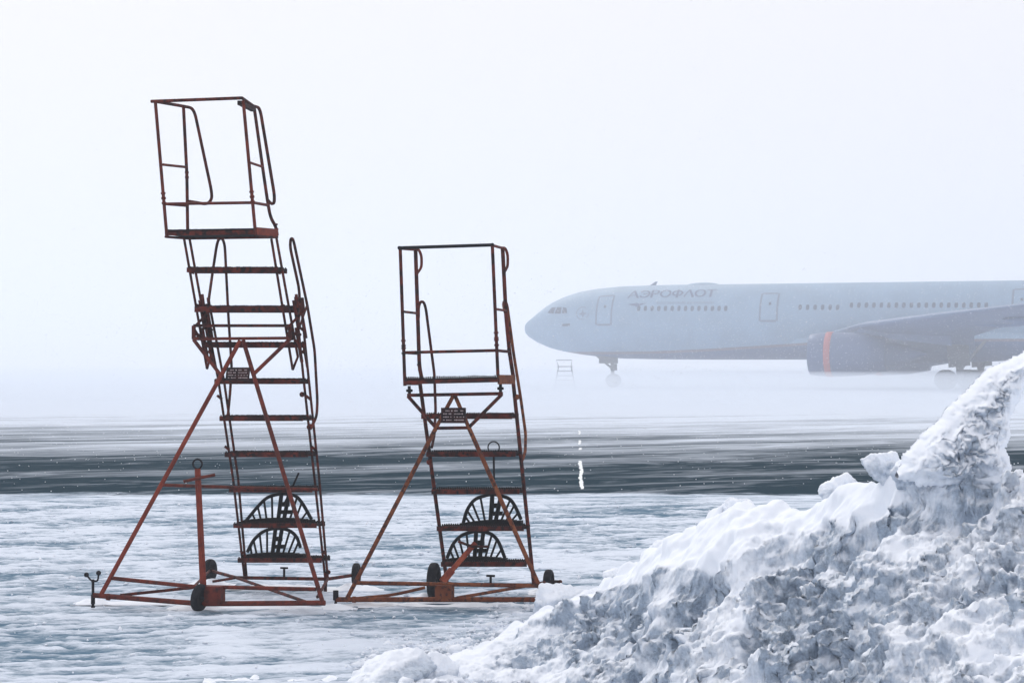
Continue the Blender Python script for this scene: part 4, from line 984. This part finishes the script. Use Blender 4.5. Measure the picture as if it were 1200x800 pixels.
# nose gear
b = MB(); s = s_of(718)
b.tube([A3(s - .1, 0, 3.0), A3(s + .05, 0, .5)], .13, 10); b.tube([A3(s - 1.5, 0, 2.6), A3(s - .0, 0, 1.4)], .08, 8); b.box(A3(s + .05, 0, .55), .9, .12, .12, EP)
b.beam(A3(s - .95, .45, 2.2), A3(s + .55, .45, 2.2), .05, .75, EP); b.beam(A3(s - .1, .2, 1.55), A3(s + .4, .2, 1.55), .08, .5, EP)
ng = b.build('nose_gear', AGEAR, plane)
for dp in (-.34, .34):
    b = MB(); b.lathe(A3(s + .05, dp, .52), EP, [(-.14, .05), (-.12, .28), (-.16, .36), (-.1, .5), (0, .52), (.1, .5), (.16, .36), (.12, .28), (.14, .05)], 24); b.build('gear_wheel', RUB, ng)

# far service stands fading in the snow under the nose
FARM = mat('far_grey_steel', (.30, .32, .36), .7)
def far_stand(px, d, hgt, label, mirror=1):
    c = atd(px, 500, d); c.z = 0
    root = empty('service_stand', c, label, 'stand')
    w_, dp = .55, .5
    for sx in (-1, 1):
        for sy in (-1, 1):
            b = MB(); b.tube([c + Vector((sx * w_ * 1.35, sy * dp, 0)), c + Vector((sx * w_ * .8, sy * dp * .6, hgt * .78))], .035, 6); b.build('leg', FARM, root)
    b = MB(); b.box(c + UP * hgt * .78, w_ * 2, dp * 1.4, .07); b.build('platform', FARM, root)
    b = MB(); b.tube([c + Vector((-w_ * .8, 0, hgt * .78)), c + Vector((-w_ * 1.1, 0, hgt)), c + Vector((w_ * .9, 0, hgt)), c + Vector((w_ * .8, 0, hgt * .78))], .035, 6); b.build('guard_rail', FARM, root)
    b = MB()
    for k in range(1, 5):
        z = hgt * .78 * k / 5; ww = w_ * (1.35 - .55 * k / 5); b.tube([c + Vector((-ww, -dp, z)), c + Vector((ww, -dp * .9, z))], .03, 6)
    b.build('steps', FARM, root)
far_stand(662, 150, 2.05, 'faint grey service stand with sloping legs in the drift below the jet nose')

# snowflakes in the air: nobody could count them
fl = np.random.default_rng(5); n_ = 42000
fy = 24 + 150 * fl.random(n_) ** .8; fx = fl.uniform(-.30, .30, n_) * fy; fz = .05 + fl.random(n_) ** 1.6 * (H + .2 * fy)
fr = fl.uniform(.002, .005, n_) * (1 + fy / 45)
tet = np.array([[1, 1, 1], [1, -1, -1], [-1, 1, -1], [-1, -1, 1]]) / 1.7
Vf = np.stack([fx, fy, fz], 1)[:, None, :] + tet[None] * fr[:, None, None] * np.array([1.6, 1, 1])
Ff = (np.array([[0, 1, 2], [0, 3, 1], [0, 2, 3], [1, 3, 2]])[None] + 4 * np.arange(n_)[:, None, None]).reshape(-1, 3)
tag(np_obj('falling_snow', Vf.reshape(-1, 3), Ff, mat('snowflake', (.9, .92, .95), .9, 0, .1)), kind='stuff')

# ------------------------------------------------------------------ haze and blowing snow
def vol_box(name, x0, x1, y0, y1, z0, z1, dens, col, aniso):
    m = bpy.data.materials.new(name); m.use_nodes = True; N = m.node_tree.nodes; N.clear()
    o_ = N.new('ShaderNodeOutputMaterial'); v = N.new('ShaderNodeVolumePrincipled'); v.inputs['Density'].default_value = dens
    v.inputs['Color'].default_value = (*col, 1); v.inputs['Anisotropy'].default_value = aniso
    m.node_tree.links.new(v.outputs[0], o_.inputs['Volume'])
    b = MB(); b.add([(x0, y0, z0), (x1, y0, z0), (x1, y1, z0), (x0, y1, z0), (x0, y0, z1), (x1, y0, z1), (x1, y1, z1), (x0, y1, z1)], [(3, 2, 1, 0), (4, 5, 6, 7), (0, 1, 5, 4), (1, 2, 6, 5), (2, 3, 7, 6), (3, 0, 4, 7)])
    return tag(b.build(name, m), kind='stuff')
vol_box('haze', -4200, 4200, -80, 4200, -1, 24, .0019, (.91, .95, 1.0), .35)
vol_box('blowing_snow', -900, 900, 48, 900, -.9, 1.3, .017, (.85, .91, .985), .35)
vol_box('snow_squall', -905, 905, 86, 905, -.95, 23.5, .0037, (.90, .945, 1.0), .35)      # thicker falling snow farther out
